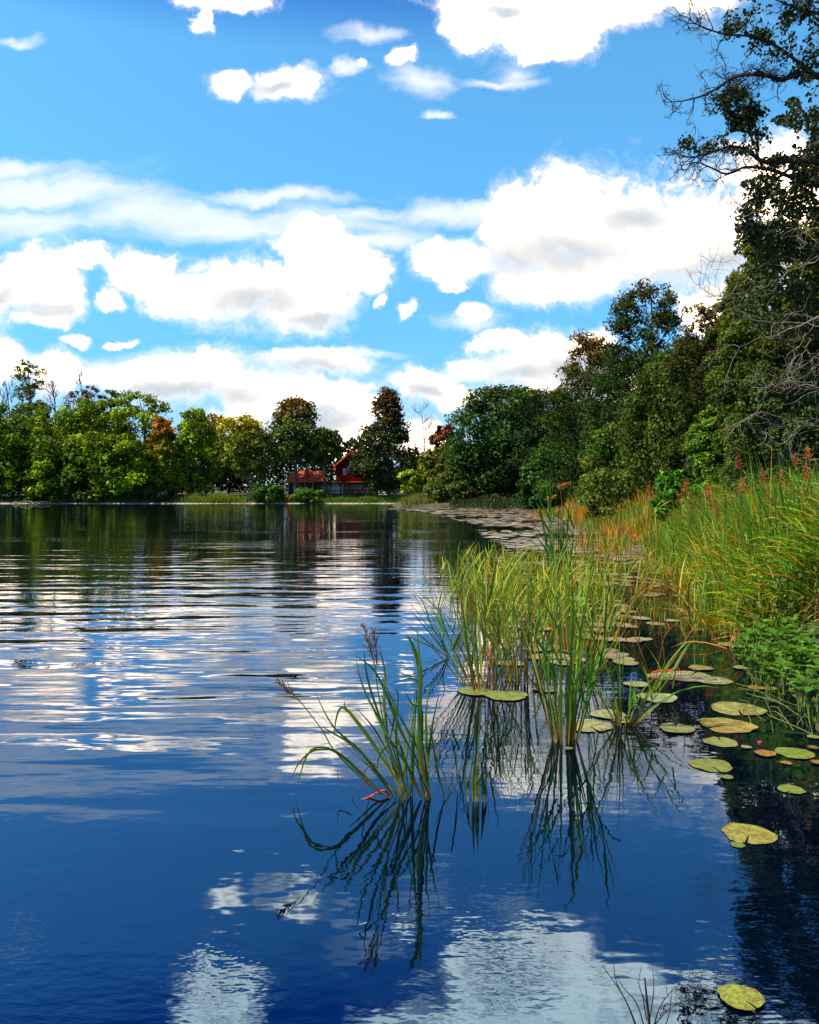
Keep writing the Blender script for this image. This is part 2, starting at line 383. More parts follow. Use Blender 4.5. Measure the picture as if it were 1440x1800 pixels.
def water_mat():
    m, nt, b, out = new_mat('lake_water')
    g = nt.nodes.new('ShaderNodeNewGeometry'); pos = g.outputs['Position']
    sp = nt.nodes.new('ShaderNodeSeparateXYZ'); nt.links.new(pos, sp.inputs[0]); X, Y = sp.outputs[0], sp.outputs[1]
    b.inputs['Base Color'].default_value = (.0, .0015, .006, 1)
    b.inputs['Specular Tint'].default_value = (.10, .48, 1, 1)
    b.inputs['Roughness'].default_value = 0.0
    b.inputs['IOR'].default_value = 2.35
    # long ordered ripples
    wn = noise(nt, vmath(nt, 'MULTIPLY', pos, (.16, .5, 0)), 1.0, 3, .5)
    ph = node_math(nt, 'MULTIPLY_ADD', wn.outputs['Fac'], 1.9, node_math(nt, 'MULTIPLY_ADD', X, -.07, Y))
    s1 = node_math(nt, 'SINE', node_math(nt, 'MULTIPLY', ph, 2 * math.pi / .72))
    n2 = noise(nt, vmath(nt, 'MULTIPLY', pos, (.30, 1.5, 0)), 1.0, 3, .5)
    left = smooth(nt, node_math(nt, 'MULTIPLY_ADD', Y, -.06, X), .3, -2.2)          # ripples live on the open left water
    near = node_math(nt, 'MULTIPLY', smooth(nt, Y, 3.9, 5.6), smooth(nt, Y, 34, 9, .22, 1))
    zone = node_math(nt, 'MULTIPLY', left, near)
    zone = node_math(nt, 'MULTIPLY_ADD', zone, .95, .05)
    wn2 = noise(nt, vmath(nt, 'MULTIPLY', pos, (.3, .8, 0)), 1.0, 3, .55)
    ph2 = node_math(nt, 'MULTIPLY_ADD', wn2.outputs['Fac'], 1.6, node_math(nt, 'MULTIPLY_ADD', X, .16, Y))
    s2 = node_math(nt, 'SINE', node_math(nt, 'MULTIPLY', ph2, 2 * math.pi / 1.15))
    s1 = node_math(nt, 'MULTIPLY_ADD', s2, 1.1, s1)
    brk = noise(nt, vmath(nt, 'MULTIPLY', pos, (.45, .9, 0)), 1.0, 2, .5)
    s1 = node_math(nt, 'MULTIPLY', s1, smooth(nt, brk.outputs['Fac'], .36, .62, .25, 1.3))
    pat = noise(nt, vmath(nt, 'MULTIPLY', pos, (.12, .25, 0)), 1.0, 2, .5)
    zs = node_math(nt, 'MULTIPLY', zone, smooth(nt, pat.outputs['Fac'], .3, .6, .45, 1.15))
    h1 = node_math(nt, 'MULTIPLY', node_math(nt, 'MULTIPLY', s1, zs), .0034)
    h2 = node_math(nt, 'MULTIPLY', node_math(nt, 'MULTIPLY', n2.outputs['Fac'], zs), .020)
    # distant breeze: short ripples that catch the sky
    n3 = noise(nt, vmath(nt, 'MULTIPLY', pos, (1.1, 3.4, 0)), 1.0, 4, .6)
    far = smooth(nt, Y, 9, 26)
    pat2 = noise(nt, vmath(nt, 'MULTIPLY', pos, (.05, .13, 0)), 1.0, 3, .55)
    h3 = node_math(nt, 'MULTIPLY', node_math(nt, 'MULTIPLY', n3.outputs['Fac'], far), node_math(nt, 'MULTIPLY', smooth(nt, pat2.outputs['Fac'], .45, .65, .15, .8), .016))
    # faint wobble everywhere so that reflections of stems waver
    n4 = noise(nt, vmath(nt, 'MULTIPLY', pos, (3.2, 5.5, 0)), 1.0, 2, .5)
    h4 = node_math(nt, 'MULTIPLY', n4.outputs['Fac'], .0016)
    n5 = noise(nt, vmath(nt, 'MULTIPLY', pos, (10, 18, 0)), 1.0, 2, .5)
    patn = noise(nt, vmath(nt, 'MULTIPLY', pos, (.9, .9, 0)), 1.0, 2, .5)
    lr = smooth(nt, Y, 4.6, 3.2)
    h5 = node_math(nt, 'MULTIPLY', node_math(nt, 'MULTIPLY', n5.outputs['Fac'], node_math(nt, 'MULTIPLY', lr, smooth(nt, patn.outputs['Fac'], .4, .6))), .0014)
    hh = node_math(nt, 'ADD', node_math(nt, 'ADD', node_math(nt, 'ADD', h1, h2), node_math(nt, 'ADD', h3, h4)), h5)
    bp = nt.nodes.new('ShaderNodeBump'); bp.inputs['Strength'].default_value = 1; bp.inputs['Distance'].default_value = 1.0
    nt.links.new(hh, bp.inputs['Height']); nt.links.new(bp.outputs[0], b.inputs['Normal'])
    return m

# ------------------------------------------------------------------ ground, lake, banks
SHORE = np.array([(1.2,-6),(1.9,1.5),(2.75,4.6),(3.15,6.2),(3.75,8.6),(4.4,11.5),(5.3,15),(6.6,20),(9,29),(11,40),(12.2,62),(13.2,80),
 (2,85),(-1.5,88),(-2.2,104),(-1.8,118),(-20,118.5),(-40,117.5),(-62,118),(-85,108),(-95,60),(-80,10),(-60,-20),(-20,-26),(-4,-16)])
def shore_dist(X, Y):        # >0 on land
    n = len(SHORE); d = np.full(X.shape, 1e9); inside = np.zeros(X.shape, bool)
    for i in range(n):
        a = SHORE[i]; b = SHORE[(i + 1) % n]; e = b - a
        t = np.clip(((X - a[0]) * e[0] + (Y - a[1]) * e[1]) / (e @ e), 0, 1)
        d = np.minimum(d, np.hypot(X - a[0] - t * e[0], Y - a[1] - t * e[1]))
        c = ((a[1] > Y) != (b[1] > Y)) & (X < (b[0] - a[0]) * (Y - a[1]) / (b[1] - a[1] + 1e-12) + a[0])
        inside ^= c
    return np.where(inside, -d, d)
def ground_z(X, Y):
    X = np.asarray(X, float); Y = np.asarray(Y, float); d = shore_dist(X, Y)
    land = .10 + .22 * np.clip(d / 1.0, 0, 1) + 1.0 * (1 - np.exp(-np.clip(d, 0, None) / 7.0)) * np.clip((Y - 15) / 60 + .25, .2, 1)
    z = np.where(d > 0, land, np.clip(d * .6, -.9, 0) - .03)
    z = z + np.where(d > 0, .05 * np.sin(X * 1.7) * np.cos(Y * 1.3), 0)
    return z + np.clip(d - 60, 0, 400) * .01
def axis(a, b, c, fine, coarse):
    return np.concatenate([np.arange(-a, b, coarse), np.arange(b, c, fine)])
xs = np.unique(np.concatenate([np.arange(-1500, -100, 100), np.arange(-100, -8, 1.5), np.arange(-8, 20, .35), np.arange(20, 60, 2), np.arange(60, 1600, 100)]))
ys = np.unique(np.concatenate([np.arange(-400, -30, 60), np.arange(-30, 2, 2), np.arange(2, 30, .35), np.arange(30, 100, 1.2), np.arange(100, 150, 1.0), np.arange(150, 2600, 120)]))
XX, YY = np.meshgrid(xs, ys); ZZ = ground_z(XX, YY)
G = Geo(); nx = len(xs); i = (np.arange(len(ys) - 1)[:, None] * nx + np.arange(nx - 1)[None]).ravel()
G.add(np.stack([XX, YY, ZZ], -1).reshape(-1, 3), np.stack([i, i + 1, i + nx + 1, i + nx], -1))
tag(G.obj('ground', M_soil, smooth_=True), kind='structure')
G = Geo(); G.add([(-140, -40, 0), (40, -40, 0), (40, 135, 0), (-140, 135, 0)], [(0, 1, 2, 3)])
tag(G.obj('lake_water', water_mat()), kind='structure')

RNG = np.random.default_rng(7)
def jit(c, n, rng, v=.18, hue=.1):
    c = np.array(c, float); k = rng.normal(1, v, (n, 1)); h = rng.normal(0, hue, (n, 1))
    return np.clip(c * k * np.concatenate([1 + h * 1.6, 1 + h * .2, 1 - h], 1), .003, .6)

# ------------------------------------------------------------------ trees
def limb(geo, a, b, r0, r1, rng, sag=.12, n=7):
    L = np.linalg.norm(b - a); t = np.linspace(0, 1, n)[:, None]
    m = rng.normal(size=3) * L * sag; m[2] = abs(m[2]) * .6
    p = a + (b - a) * t + m * (t * (1 - t) * 2) + rng.normal(size=(n, 3)) * L * .012 * np.sin(t * np.pi)
    geo.tube(p, np.linspace(r0, r1, n), 6)
    return p
GREEN = (.058, .095, .007); BRIGHT = (.130, .180, .006); YELLOW = (.24, .21, .010); DEEP = (.018, .044, .007)
OLIVE = (.07, .085, .014); BROWN = (.10, .06, .018); RUST = (.13, .065, .014); ORANGE = (.26, .11, .012)
def tree(name, label, px, top, hw, Y, prof, col, topcol=None, cat='tree', group=None, low=.10, nc=60, leaf=.26, per=130, seed=0, mat=None,
         open_=0.0, lean=0.0, weep=False, trunk_r=None, clump=.27, shape=QUAD, depth=.9, barkmat=None, spots=None, mixcol=None, bright_gain=1.0):
    rng = np.random.default_rng(seed + 100)
    if group == G1: top -= 13
    if group == 'trees along the right bank': top -= 14
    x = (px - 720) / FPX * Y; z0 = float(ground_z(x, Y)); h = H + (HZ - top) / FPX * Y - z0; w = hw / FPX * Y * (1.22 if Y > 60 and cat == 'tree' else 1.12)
    if cat == 'tree': nc = int(nc * 1.35)
    if group == 'trees along the right bank': leaf *= .72; per = int(per * 1.7)
    root = empty(name, (x, Y, z0), label, cat, group)
    prof = np.array(prof, float); pt = np.linspace(0, 1, len(prof))
    R = w * clump
    tg = Geo(); lg = Geo(); tr = trunk_r or max(.05, h * .016)
    bend = rng.normal(size=2) * .03 * h
    def axisp(t): return np.stack([lean * w * t + bend[0] * np.sin(t * 3), bend[1] * np.sin(t * 2.5), t * h * .97], -1)
    tt = np.linspace(0, .93, 12); ap = axisp(tt); ap[0, 2] = -.3
    tg.tube(ap, tr * (1 - tt * .9) * (1 + .5 * np.exp(-tt * 18)), 8)
    # clump centres, stratified in height
    t = low + (1 - low) * (np.arange(nc) + rng.random(nc)) / nc
    t = low + (t - low) * (1 - .5 * R / h)
    pr = np.interp((t - low) / (1 - low), pt, prof)
    an = rng.random(nc) * 2 * np.pi; rr = np.sqrt(rng.random(nc) * .75 + .25)
    ax = axisp(t)
    rad = np.maximum(pr * w - R * .7, 0) * rr
    cen = ax + np.stack([np.cos(an) * rad, np.sin(an) * rad * depth, np.zeros(nc)], -1)
    cr = R * rng.uniform(.6, 1.25, nc) * np.clip(pr, .45, 1) ** .5
    cen[:, 2] = np.minimum(cen[:, 2], h - cr * .75)
    for k in range(nc):
        if rng.random() < (.5 if nc > 70 else .7):
            s = np.clip(t[k] - rng.uniform(.06, .22), .05, .9); limb(tg, axisp(s), cen[k], tr * (1 - s) * .45 + .01, .012 + tr * .03, rng)
    for k in range(nc):
        m = int(per * (cr[k] / R) ** 2 * rng.uniform(.7, 1.2) * (1 - open_ * rng.random()))
        d = unit(rng.normal(size=(m, 3)) + [0, 0, .25])
        # lumpy sub-clumps so that no crown reads as a ball
        lob = unit(rng.normal(size=(5, 3)) + [0, 0, .2]); lobf = np.max(d @ lob.T, axis=1)
        r = cr[k] * (.34 + .80 * np.clip(lobf, 0, 1) ** 1.5) * (rng.random(m) ** .35)
        p = cen[k] + d * r[:, None] * [1.12, 1.12, .78]
        if weep: p[:, 2] -= rng.random(m) ** 1.3 * cr[k] * 2.3 * 1.0
        nrm = unit(d * .6 + rng.normal(size=(m, 3)) * .6 + [0, 0, .75])
        tk = (t[k] - low) / (1 - low); base = np.array(col)
        if mixcol is not None and rng.random() < mixcol[1]: base = np.array(mixcol[0])
        if topcol is not None: f = np.clip((tk - .55) / .35 + rng.normal() * .2, 0, 1); base = base * (1 - f) + np.array(topcol) * f
        cc = jit(base * rng.uniform(.5, 1.4), m, rng, .2, .09)
        ud = None
        if weep: ud = np.tile([0, 0, -1.0], (m, 1)) + rng.normal(size=(m, 3)) * .25
        leaves(lg, p, nrm, leaf * rng.uniform(.6, 1.3, m), cc, rng, shape, ud)
    tg.obj('trunk', barkmat or M_bark, root, smooth_=True)
    lg.obj('crown', mat or M_leaf, root)
    return root
ROUND = [.65, .9, 1, 1, .97, .9, .74, .40]; TALL = [.75, .95, 1, .92, .84, .74, .62, .45]; CONE = [.85, 1, .95, .85, .72, .6, .55, .5, .3]
FULL = [.9, 1, 1, .97, .9, .8, .6]
G1 = 'trees on the far left bank'
def far_trees():
    t = tree
    t('broadleaf_tree', 'dark green tree cut by the left edge of the photo', -30, 705, 70, 124, ROUND, GREEN, seed=1, group=G1, nc=70)
    t('broadleaf_tree', 'tallest spindly tree on the far left bank, with thin brownish top', 42, 636, 34, 134, [.9,1,.9,.7,.7,.8,.8,.6], OLIVE, (.075,.085,.012), seed=2, group=G1, open_=.5, nc=55, leaf=.22)
    t('broadleaf_tree', 'rounded mid-green tree low at the left edge over the water', 22, 742, 58, 122, FULL, GREEN, seed=3, group=G1, low=.02, nc=80, mixcol=(BRIGHT,.3))
    t('broadleaf_tree', 'green tree right of the spindly tallest one on the left bank', 100, 722, 60, 127, ROUND, GREEN, seed=4, group=G1, nc=70, mixcol=(BRIGHT,.35))
    t('broadleaf_tree', 'thin-topped brown tree with bare upper twigs on the left bank', 128, 690, 30, 136, TALL, BROWN, BROWN, seed=5, group=G1, open_=.7, nc=34, per=70)
    t('broadleaf_tree', 'olive tree with rusty top behind the left bank greens', 158, 682, 26, 136, ROUND, OLIVE, RUST, seed=6, group=G1, open_=.4, nc=46)
    t('broadleaf_tree', 'green tree with pale trunk showing, right of the rusty top', 198, 690, 30, 134, ROUND, GREEN, OLIVE, seed=7, group=G1, open_=.4, nc=46, barkmat=M_pale)
    t('broadleaf_tree', 'bright yellow-green rounded tree top on the left bank', 238, 691, 52, 129, ROUND, BRIGHT, (.12,.17,.012), seed=8, group=G1, nc=72)
    t('broadleaf_tree', 'full leafy green tree behind the middle of the left bank', 172, 706, 60, 130, ROUND, GREEN, seed=52, group=G1, nc=80, mixcol=(BRIGHT,.5))
    t('broadleaf_tree', 'full leafy olive-green tree behind the left end of the bank', 60, 712, 56, 130, ROUND, GREEN, seed=53, group=G1, nc=80, mixcol=(OLIVE,.4))
    t('broadleaf_tree', 'low bright green tree in front on the left bank, leftmost of three', 92, 775, 46, 120, FULL, GREEN, mixcol=(BRIGHT,.5), seed=9, group=G1, low=.03, nc=64, leaf=.24)
    t('broadleaf_tree', 'low bushy green tree hanging to the water, middle of three', 160, 768, 54, 120, FULL, GREEN, seed=10, group=G1, low=.03, nc=70, mixcol=(BRIGHT,.45))
    t('broadleaf_tree', 'low light green tree at the waterline, right of three', 222, 778, 46, 120, FULL, GREEN, seed=11, group=G1, low=.03, nc=64, mixcol=(BRIGHT,.5))
    t('broadleaf_tree', 'orange-tinged narrow tree at the end of the left clump', 288, 742, 34, 123, TALL, (.14,.13,.014), ORANGE, seed=12, group=G1, low=.03, nc=60, mixcol=(BRIGHT,.5))
    t('broadleaf_tree', 'light green tree with pointed twig top beside the small reed patch', 335, 722, 44, 128, TALL, BRIGHT, seed=13, group=G1, low=.04, nc=70, mixcol=(GREEN,.3))
    t('broadleaf_tree', 'distant yellow-brown tree behind the gap in the left bank', 362, 732, 44, 150, ROUND, OLIVE, BROWN, seed=14, group=G1, nc=50, open_=.3)
    t('broadleaf_tree', 'distant pale green tree over the dark gap in the bank', 402, 742, 40, 148, ROUND, OLIVE, YELLOW, seed=15, group=G1, nc=50)
    t('broadleaf_tree', 'yellow-leaved tree with a bare leaning trunk', 443, 738, 46, 127, ROUND, (.10,.12,.013), YELLOW, seed=16, group=G1, low=.22, nc=60, lean=-.35, barkmat=M_pale)
    t('broadleaf_tree', 'large dark tree with orange-brown top above the low red roof', 520, 692, 62, 124, [.8,1,1,.85,.66,.6,.5,.25], (.04,.062,.010), (.13,.075,.015), seed=17, low=.40, nc=85, group='tall trees around the red house')
    t('broadleaf_tree', 'smaller dark tree lobe between the two red roofs', 573, 752, 27, 123, ROUND, (.05,.075,.010), OLIVE, seed=18, low=.52, nc=40, group='tall trees around the red house')
    t('broadleaf_tree', 'tall dark conical tree with brown top right of the red house', 684, 672, 60, 122, [.6,.95,1,.95,.8,.66,.56,.5,.42,.2], (.026,.034,.008), (.075,.035,.012), seed=19, low=.10, nc=135, group='tall trees around the red house', leaf=.25)
    t('broadleaf_tree', 'yellow-green rounded tree behind the tall dark conical one', 752, 792, 40, 132, ROUND, (.13,.13,.014), YELLOW, seed=20, low=.03, nc=56)
    t('shrub', 'bright yellow-green bush at the water right of the house', 722, 822, 24, 118.8, ROUND, (.17,.2,.015), seed=21, cat='shrub', low=.2, nc=36, leaf=.2)
    t('broadleaf_tree', 'rusty-red topped tree left of the big dark green tree', 782, 742, 32, 108, TALL, OLIVE, (.13,.035,.015), seed=22, low=.05, nc=60)
    t('broadleaf_tree', 'brownish mixed tree low beside the dark cove', 812, 782, 48, 95, FULL, (.05,.05,.012), BROWN, seed=23, low=.03, nc=70, mixcol=(OLIVE,.4))
    t('broadleaf_tree', 'big dark green spreading tree over the dark cove', 884, 668, 88, 92, [.75,.95,1,1,.9,.72,.45], DEEP, (.035,.06,.010), seed=24, low=.05, nc=170, leaf=.2, per=150, clump=.22)
    t('broadleaf_tree', 'thin yellow-topped tree behind the big dark green tree', 938, 678, 34, 102, TALL, OLIVE, YELLOW, seed=25, low=.2, nc=46, open_=.4)
far_trees()
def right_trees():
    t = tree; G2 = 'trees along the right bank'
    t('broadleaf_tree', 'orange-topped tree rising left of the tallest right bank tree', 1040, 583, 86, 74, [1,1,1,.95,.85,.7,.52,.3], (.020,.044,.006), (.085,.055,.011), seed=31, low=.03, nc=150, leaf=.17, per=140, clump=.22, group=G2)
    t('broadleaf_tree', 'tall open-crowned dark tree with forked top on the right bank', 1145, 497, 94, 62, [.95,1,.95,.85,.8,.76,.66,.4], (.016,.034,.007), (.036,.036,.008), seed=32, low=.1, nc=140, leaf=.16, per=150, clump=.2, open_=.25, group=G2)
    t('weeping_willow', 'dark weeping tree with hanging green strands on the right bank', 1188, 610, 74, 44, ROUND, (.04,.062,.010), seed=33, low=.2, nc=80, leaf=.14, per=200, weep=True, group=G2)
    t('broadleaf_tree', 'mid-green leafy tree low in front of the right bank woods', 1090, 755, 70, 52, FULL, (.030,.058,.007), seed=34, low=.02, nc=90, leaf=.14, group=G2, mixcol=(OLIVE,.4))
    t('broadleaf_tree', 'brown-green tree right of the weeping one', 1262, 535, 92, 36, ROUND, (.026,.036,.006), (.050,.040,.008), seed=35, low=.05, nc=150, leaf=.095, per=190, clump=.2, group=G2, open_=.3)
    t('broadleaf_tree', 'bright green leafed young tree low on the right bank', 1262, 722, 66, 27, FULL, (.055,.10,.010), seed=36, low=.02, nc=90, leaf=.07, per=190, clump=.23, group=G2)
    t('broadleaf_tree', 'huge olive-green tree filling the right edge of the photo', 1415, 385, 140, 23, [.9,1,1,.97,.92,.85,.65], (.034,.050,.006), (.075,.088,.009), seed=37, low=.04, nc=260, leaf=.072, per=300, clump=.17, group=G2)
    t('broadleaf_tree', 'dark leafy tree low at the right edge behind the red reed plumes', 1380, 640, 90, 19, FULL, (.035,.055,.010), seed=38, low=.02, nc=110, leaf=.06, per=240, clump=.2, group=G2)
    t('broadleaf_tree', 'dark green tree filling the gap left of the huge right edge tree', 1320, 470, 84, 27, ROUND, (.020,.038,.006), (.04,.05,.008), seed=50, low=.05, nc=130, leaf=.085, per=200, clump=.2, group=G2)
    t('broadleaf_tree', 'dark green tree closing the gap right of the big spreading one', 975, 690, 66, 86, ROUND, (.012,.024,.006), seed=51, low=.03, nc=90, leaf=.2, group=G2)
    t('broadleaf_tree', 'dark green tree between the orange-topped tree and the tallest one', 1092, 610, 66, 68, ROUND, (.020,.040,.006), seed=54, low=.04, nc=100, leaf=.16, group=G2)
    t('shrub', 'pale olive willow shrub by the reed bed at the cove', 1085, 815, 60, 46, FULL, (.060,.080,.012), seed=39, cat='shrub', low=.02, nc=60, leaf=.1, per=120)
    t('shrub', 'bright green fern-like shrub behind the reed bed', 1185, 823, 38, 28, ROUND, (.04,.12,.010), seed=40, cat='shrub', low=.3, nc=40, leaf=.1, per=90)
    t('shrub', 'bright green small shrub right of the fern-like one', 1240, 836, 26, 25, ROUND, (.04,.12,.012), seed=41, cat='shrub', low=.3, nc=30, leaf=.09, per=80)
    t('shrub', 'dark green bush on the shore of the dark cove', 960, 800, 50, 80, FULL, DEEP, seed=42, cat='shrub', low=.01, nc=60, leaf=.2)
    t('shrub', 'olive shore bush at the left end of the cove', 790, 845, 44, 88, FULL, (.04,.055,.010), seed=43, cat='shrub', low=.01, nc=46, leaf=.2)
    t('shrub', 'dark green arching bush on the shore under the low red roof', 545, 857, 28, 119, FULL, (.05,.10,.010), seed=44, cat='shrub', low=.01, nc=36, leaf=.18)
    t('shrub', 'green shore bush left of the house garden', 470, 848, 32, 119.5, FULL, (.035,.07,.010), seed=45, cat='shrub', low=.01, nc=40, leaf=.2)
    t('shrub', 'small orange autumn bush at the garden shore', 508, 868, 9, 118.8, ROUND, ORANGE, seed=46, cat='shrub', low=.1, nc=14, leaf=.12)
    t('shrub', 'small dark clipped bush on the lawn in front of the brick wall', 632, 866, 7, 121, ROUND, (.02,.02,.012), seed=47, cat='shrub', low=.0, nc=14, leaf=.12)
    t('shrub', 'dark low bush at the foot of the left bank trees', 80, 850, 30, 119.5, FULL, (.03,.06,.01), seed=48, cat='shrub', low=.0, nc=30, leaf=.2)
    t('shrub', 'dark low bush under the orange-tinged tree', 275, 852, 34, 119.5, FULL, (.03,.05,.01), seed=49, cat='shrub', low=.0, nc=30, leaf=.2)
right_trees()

def far_wood():              # the massed wood behind the single trees
    rng = np.random.default_rng(55); g = Geo()
    def band(x0, x1, Y, topf, n, size, col, dy=6):
        px = rng.uniform(x0, x1, n); Yv = Y + rng.uniform(0, dy, n)
        top = topf(px) + 7 * np.sin(px * .21) + 6 * np.sin(px * .083)
        zt = H + (HZ - top) / FPX * Yv; x = (px - 720) / FPX * Yv; z0 = ground_z(x, Yv)
        z = z0 + (zt - z0) * rng.random(n) ** .7
        leaves(g, np.stack([x, Yv, z], -1), unit(rng.normal(size=(n, 3)) + [0, -.6, .4]), size * rng.uniform(.7, 1.4, n), jit(col, n, rng, .3, .12), rng)
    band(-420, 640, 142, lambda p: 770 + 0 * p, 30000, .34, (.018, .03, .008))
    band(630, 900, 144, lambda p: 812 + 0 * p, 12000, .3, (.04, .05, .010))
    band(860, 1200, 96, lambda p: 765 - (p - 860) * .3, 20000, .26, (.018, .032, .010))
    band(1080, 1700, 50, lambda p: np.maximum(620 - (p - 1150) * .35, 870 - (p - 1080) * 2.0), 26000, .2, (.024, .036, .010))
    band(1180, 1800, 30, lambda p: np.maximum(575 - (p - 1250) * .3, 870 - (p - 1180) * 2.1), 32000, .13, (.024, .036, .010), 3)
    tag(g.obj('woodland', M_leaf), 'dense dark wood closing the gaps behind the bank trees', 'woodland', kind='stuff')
far_wood()

def bare_tree(label, px, top, hw, Y, seed, mat, x_off=0, n1=9, name='bare_tree', thick=1.0):
    rng = np.random.default_rng(seed); x = (px - 720) / FPX * Y; z0 = float(ground_z(x, Y)); h = H + (HZ - top) / FPX * Y - z0; w = hw / FPX * Y
    r = empty(name, (x, Y, z0), label, 'bare tree'); tg = Geo(); cg = Geo()
    tt = np.linspace(0, 1, 9)[:, None]; ax = np.concatenate([np.sin(tt * 3) * .05 * h, 0 * tt, tt * h], 1); ax[0, 2] = -.2
    rr = h * .012 * thick; tg.tube(ax, rr * (1 - .85 * tt[:, 0]), 6)
    for k in range(n1 * 2):
        s = rng.uniform(.3, .95); a = np.array([np.sin(s * 3) * .05 * h, 0, s * h]); an = rng.random() * 6.28
        b = a + np.array([np.cos(an) * w * (1.1 - s * .6), np.sin(an) * w * .6, h * (.12 + .22 * rng.random()) * (1.15 - s)])
        p = limb(cg, a, b, rr * (1 - s) * .5 + .01, .008, rng)
        for q in range(6):
            c = p[rng.integers(2, 7)]; d = c + (b - a) * rng.uniform(.15, .4) + rng.normal(size=3) * w * .16 + [0, 0, h * .05]
            p2 = limb(cg, c, d, rr * .16 + .006, .006, rng, .2, 5)
            for q2 in range(3): limb(cg, p2[rng.integers(1, 5)], d + rng.normal(size=3) * w * .14, .008, .004, rng, .2, 4)
    tg.obj('trunk', mat, r, smooth_=True); cg.obj('twigs', mat, r)
bare_tree('bare reddish twiggy tree between the tall conical tree and the rusty one', 738, 712, 28, 130, 3, M_twig)
bare_tree('bare twiggy tree top showing above the far left bank', 8, 668, 26, 140, 4, M_twig)
bare_tree('bare twiggy tree standing between the left bank crowns', 88, 655, 24, 141, 5, M_twig)
bare_tree('bare fine-twigged tree behind the rusty crowned tree', 138, 658, 26, 141, 6, M_twig)

# ---- near right: alder with hand-laid limbs reaching over the lake
def wig_twigs(geo, path, rng, n, L, r, lvl, tips, gravity=0.0):
    for k in range(n):
        i = rng.integers(2, len(path)); a = path[i]; tan = unit(path[min(i, len(path) - 1)] - path[i - 1])
        d = unit(tan * .7 + rng.normal(size=3) * [.75, .5, .75] + [0, 0, gravity])
        m = 7; p = [a]; cur = rng.normal(size=3) * .28
        Lk = L * rng.uniform(.5, 1.2)
        for j in range(m): d = unit(d + cur + rng.normal(size=3) * .18); p.append(p[-1] + d * Lk / m)
        p = np.array(p); geo.tube(p, np.linspace(r, r * .45, len(p)), 5 if r > .01 else 4)
        tips.append(p)
        if lvl > 0: wig_twigs(geo, p, rng, 4, L * .55, r * .55, lvl - 1, tips, gravity)
def near_alder():
    rng = np.random.default_rng(11); Y = 17.0
    x0, y0 = 11.3, 18.0; z0 = float(ground_z(x0, y0))
    r = empty('alder_tree', (x0, y0, z0), 'dark alder leaning its leafy branches over the lake from the top right', 'tree'); org = np.array([x0, y0, z0])
    tg = Geo(); cg = Geo(); lg = Geo()
    tt = np.linspace(0, 1, 12)[:, None]
    ax = np.concatenate([x0 + .5 * np.sin(tt * 3), y0 + .3 * tt, z0 - .3 + tt * 14.5], 1); tg.tube(ax, .24 * (1 - .75 * tt[:, 0]), 10)
    def limbpx(pts, r0, dy=0.0):
        w = [P(x, y, Y + dy + (0 if i else .5)) + [0, rng.normal() * .12, 0] for i, (x, y) in enumerate(pts)]
        p = spline(w, 22); tg.tube(p, r0 * (1 - np.linspace(0, .92, len(p))), 7); return p
    limbs = [
     (limbpx([(1690,260),(1560,170),(1440,126),(1395,134),(1372,142),(1350,136),(1330,128),(1290,136),(1250,160),(1195,186),(1172,172)], .085), 16, .5),
     (limbpx([(1430,128),(1410,108),(1365,82),(1320,66),(1280,58),(1245,45),(1215,38),(1212,20)], .04), 14, .5),
     (limbpx([(1370,140),(1330,130),(1300,150),(1262,170),(1240,150),(1212,122)], .02), 8, .35),
     (limbpx([(1650,430),(1530,320),(1440,292),(1390,288),(1345,285),(1320,262),(1285,258),(1250,270),(1215,275),(1185,262)], .08), 18, .5),
     (limbpx([(1600,440),(1500,340),(1430,320),(1380,308),(1345,300),(1312,292),(1280,305),(1258,292),(1220,290),(1205,300)], .06), 14, .45),
     (limbpx([(1330,268),(1318,220),(1300,190),(1285,160),(1272,130)], .03), 12, .45),
     (limbpx([(1345,285),(1325,240),(1312,200),(1296,180),(1262,150)], .025), 10, .4),
     (limbpx([(1400,285),(1350,330),(1330,350),(1300,375),(1325,400)], .03), 8, .4),
     (limbpx([(1600,560),(1500,470),(1440,440),(1380,420),(1330,410),(1312,372)], .05), 14, .5),
     (limbpx([(1650,120),(1520,40),(1440,20),(1380,10),(1320,-30)], .06), 14, .5),
     (limbpx([(1650,20),(1480,-90),(1400,-120),(1300,-130)], .06), 14, .6)]
    tips = []
    for p, n, L in limbs: wig_twigs(cg, p, rng, int(n * 2.1), L, .0115, 2, tips)
    V = np.concatenate(tips)
    pxx = 720 + FPX * V[:, 0] / V[:, 1]; pyy = HZ - FPX * (V[:, 2] - H) / V[:, 1]
    # leafy patches as in the photograph: the outermost twigs are bare
    pr = np.zeros(len(V))
    for (cx, cy, rx, ry, w) in [(1380,45,110,62,1),(1300,55,30,28,.7),(1305,225,75,45,.8),(1265,215,30,30,.6),(1345,235,50,50,.5),(1230,245,35,25,.7),(1290,180,40,30,.4),(1390,380,90,80,.9),(1420,300,60,60,.8),(1320,390,40,30,.6),(1450,100,60,80,.9),(1330,-90,150,60,.9),(1440,220,28,60,.9)]:
        d = ((pxx - cx) / rx) ** 2 + ((pyy - cy) / ry) ** 2; pr = np.maximum(pr, w * (d < 1))
    # patchy
    pr *= .36 * (np.sin(pxx * .09 + 1) * np.sin(pyy * .11) > -.35)
    sel = V[rng.random(len(V)) < pr]
    k = 1; p = np.repeat(sel, k, 0) + rng.normal(size=(len(sel) * k, 3)) * .05
    leaves(lg, p, unit(rng.normal(size=p.shape) + [0, -.3, .2]), .045 * rng.uniform(.7, 1.35, len(p)), jit((.03, .042, .010), len(p), rng, .25, .12), rng, LEAF)
    # denser outer crown along the frame's right edge
    n = 52000; cx = rng.uniform(1290, 1700, n); cy = rng.uniform(150, 600, n)
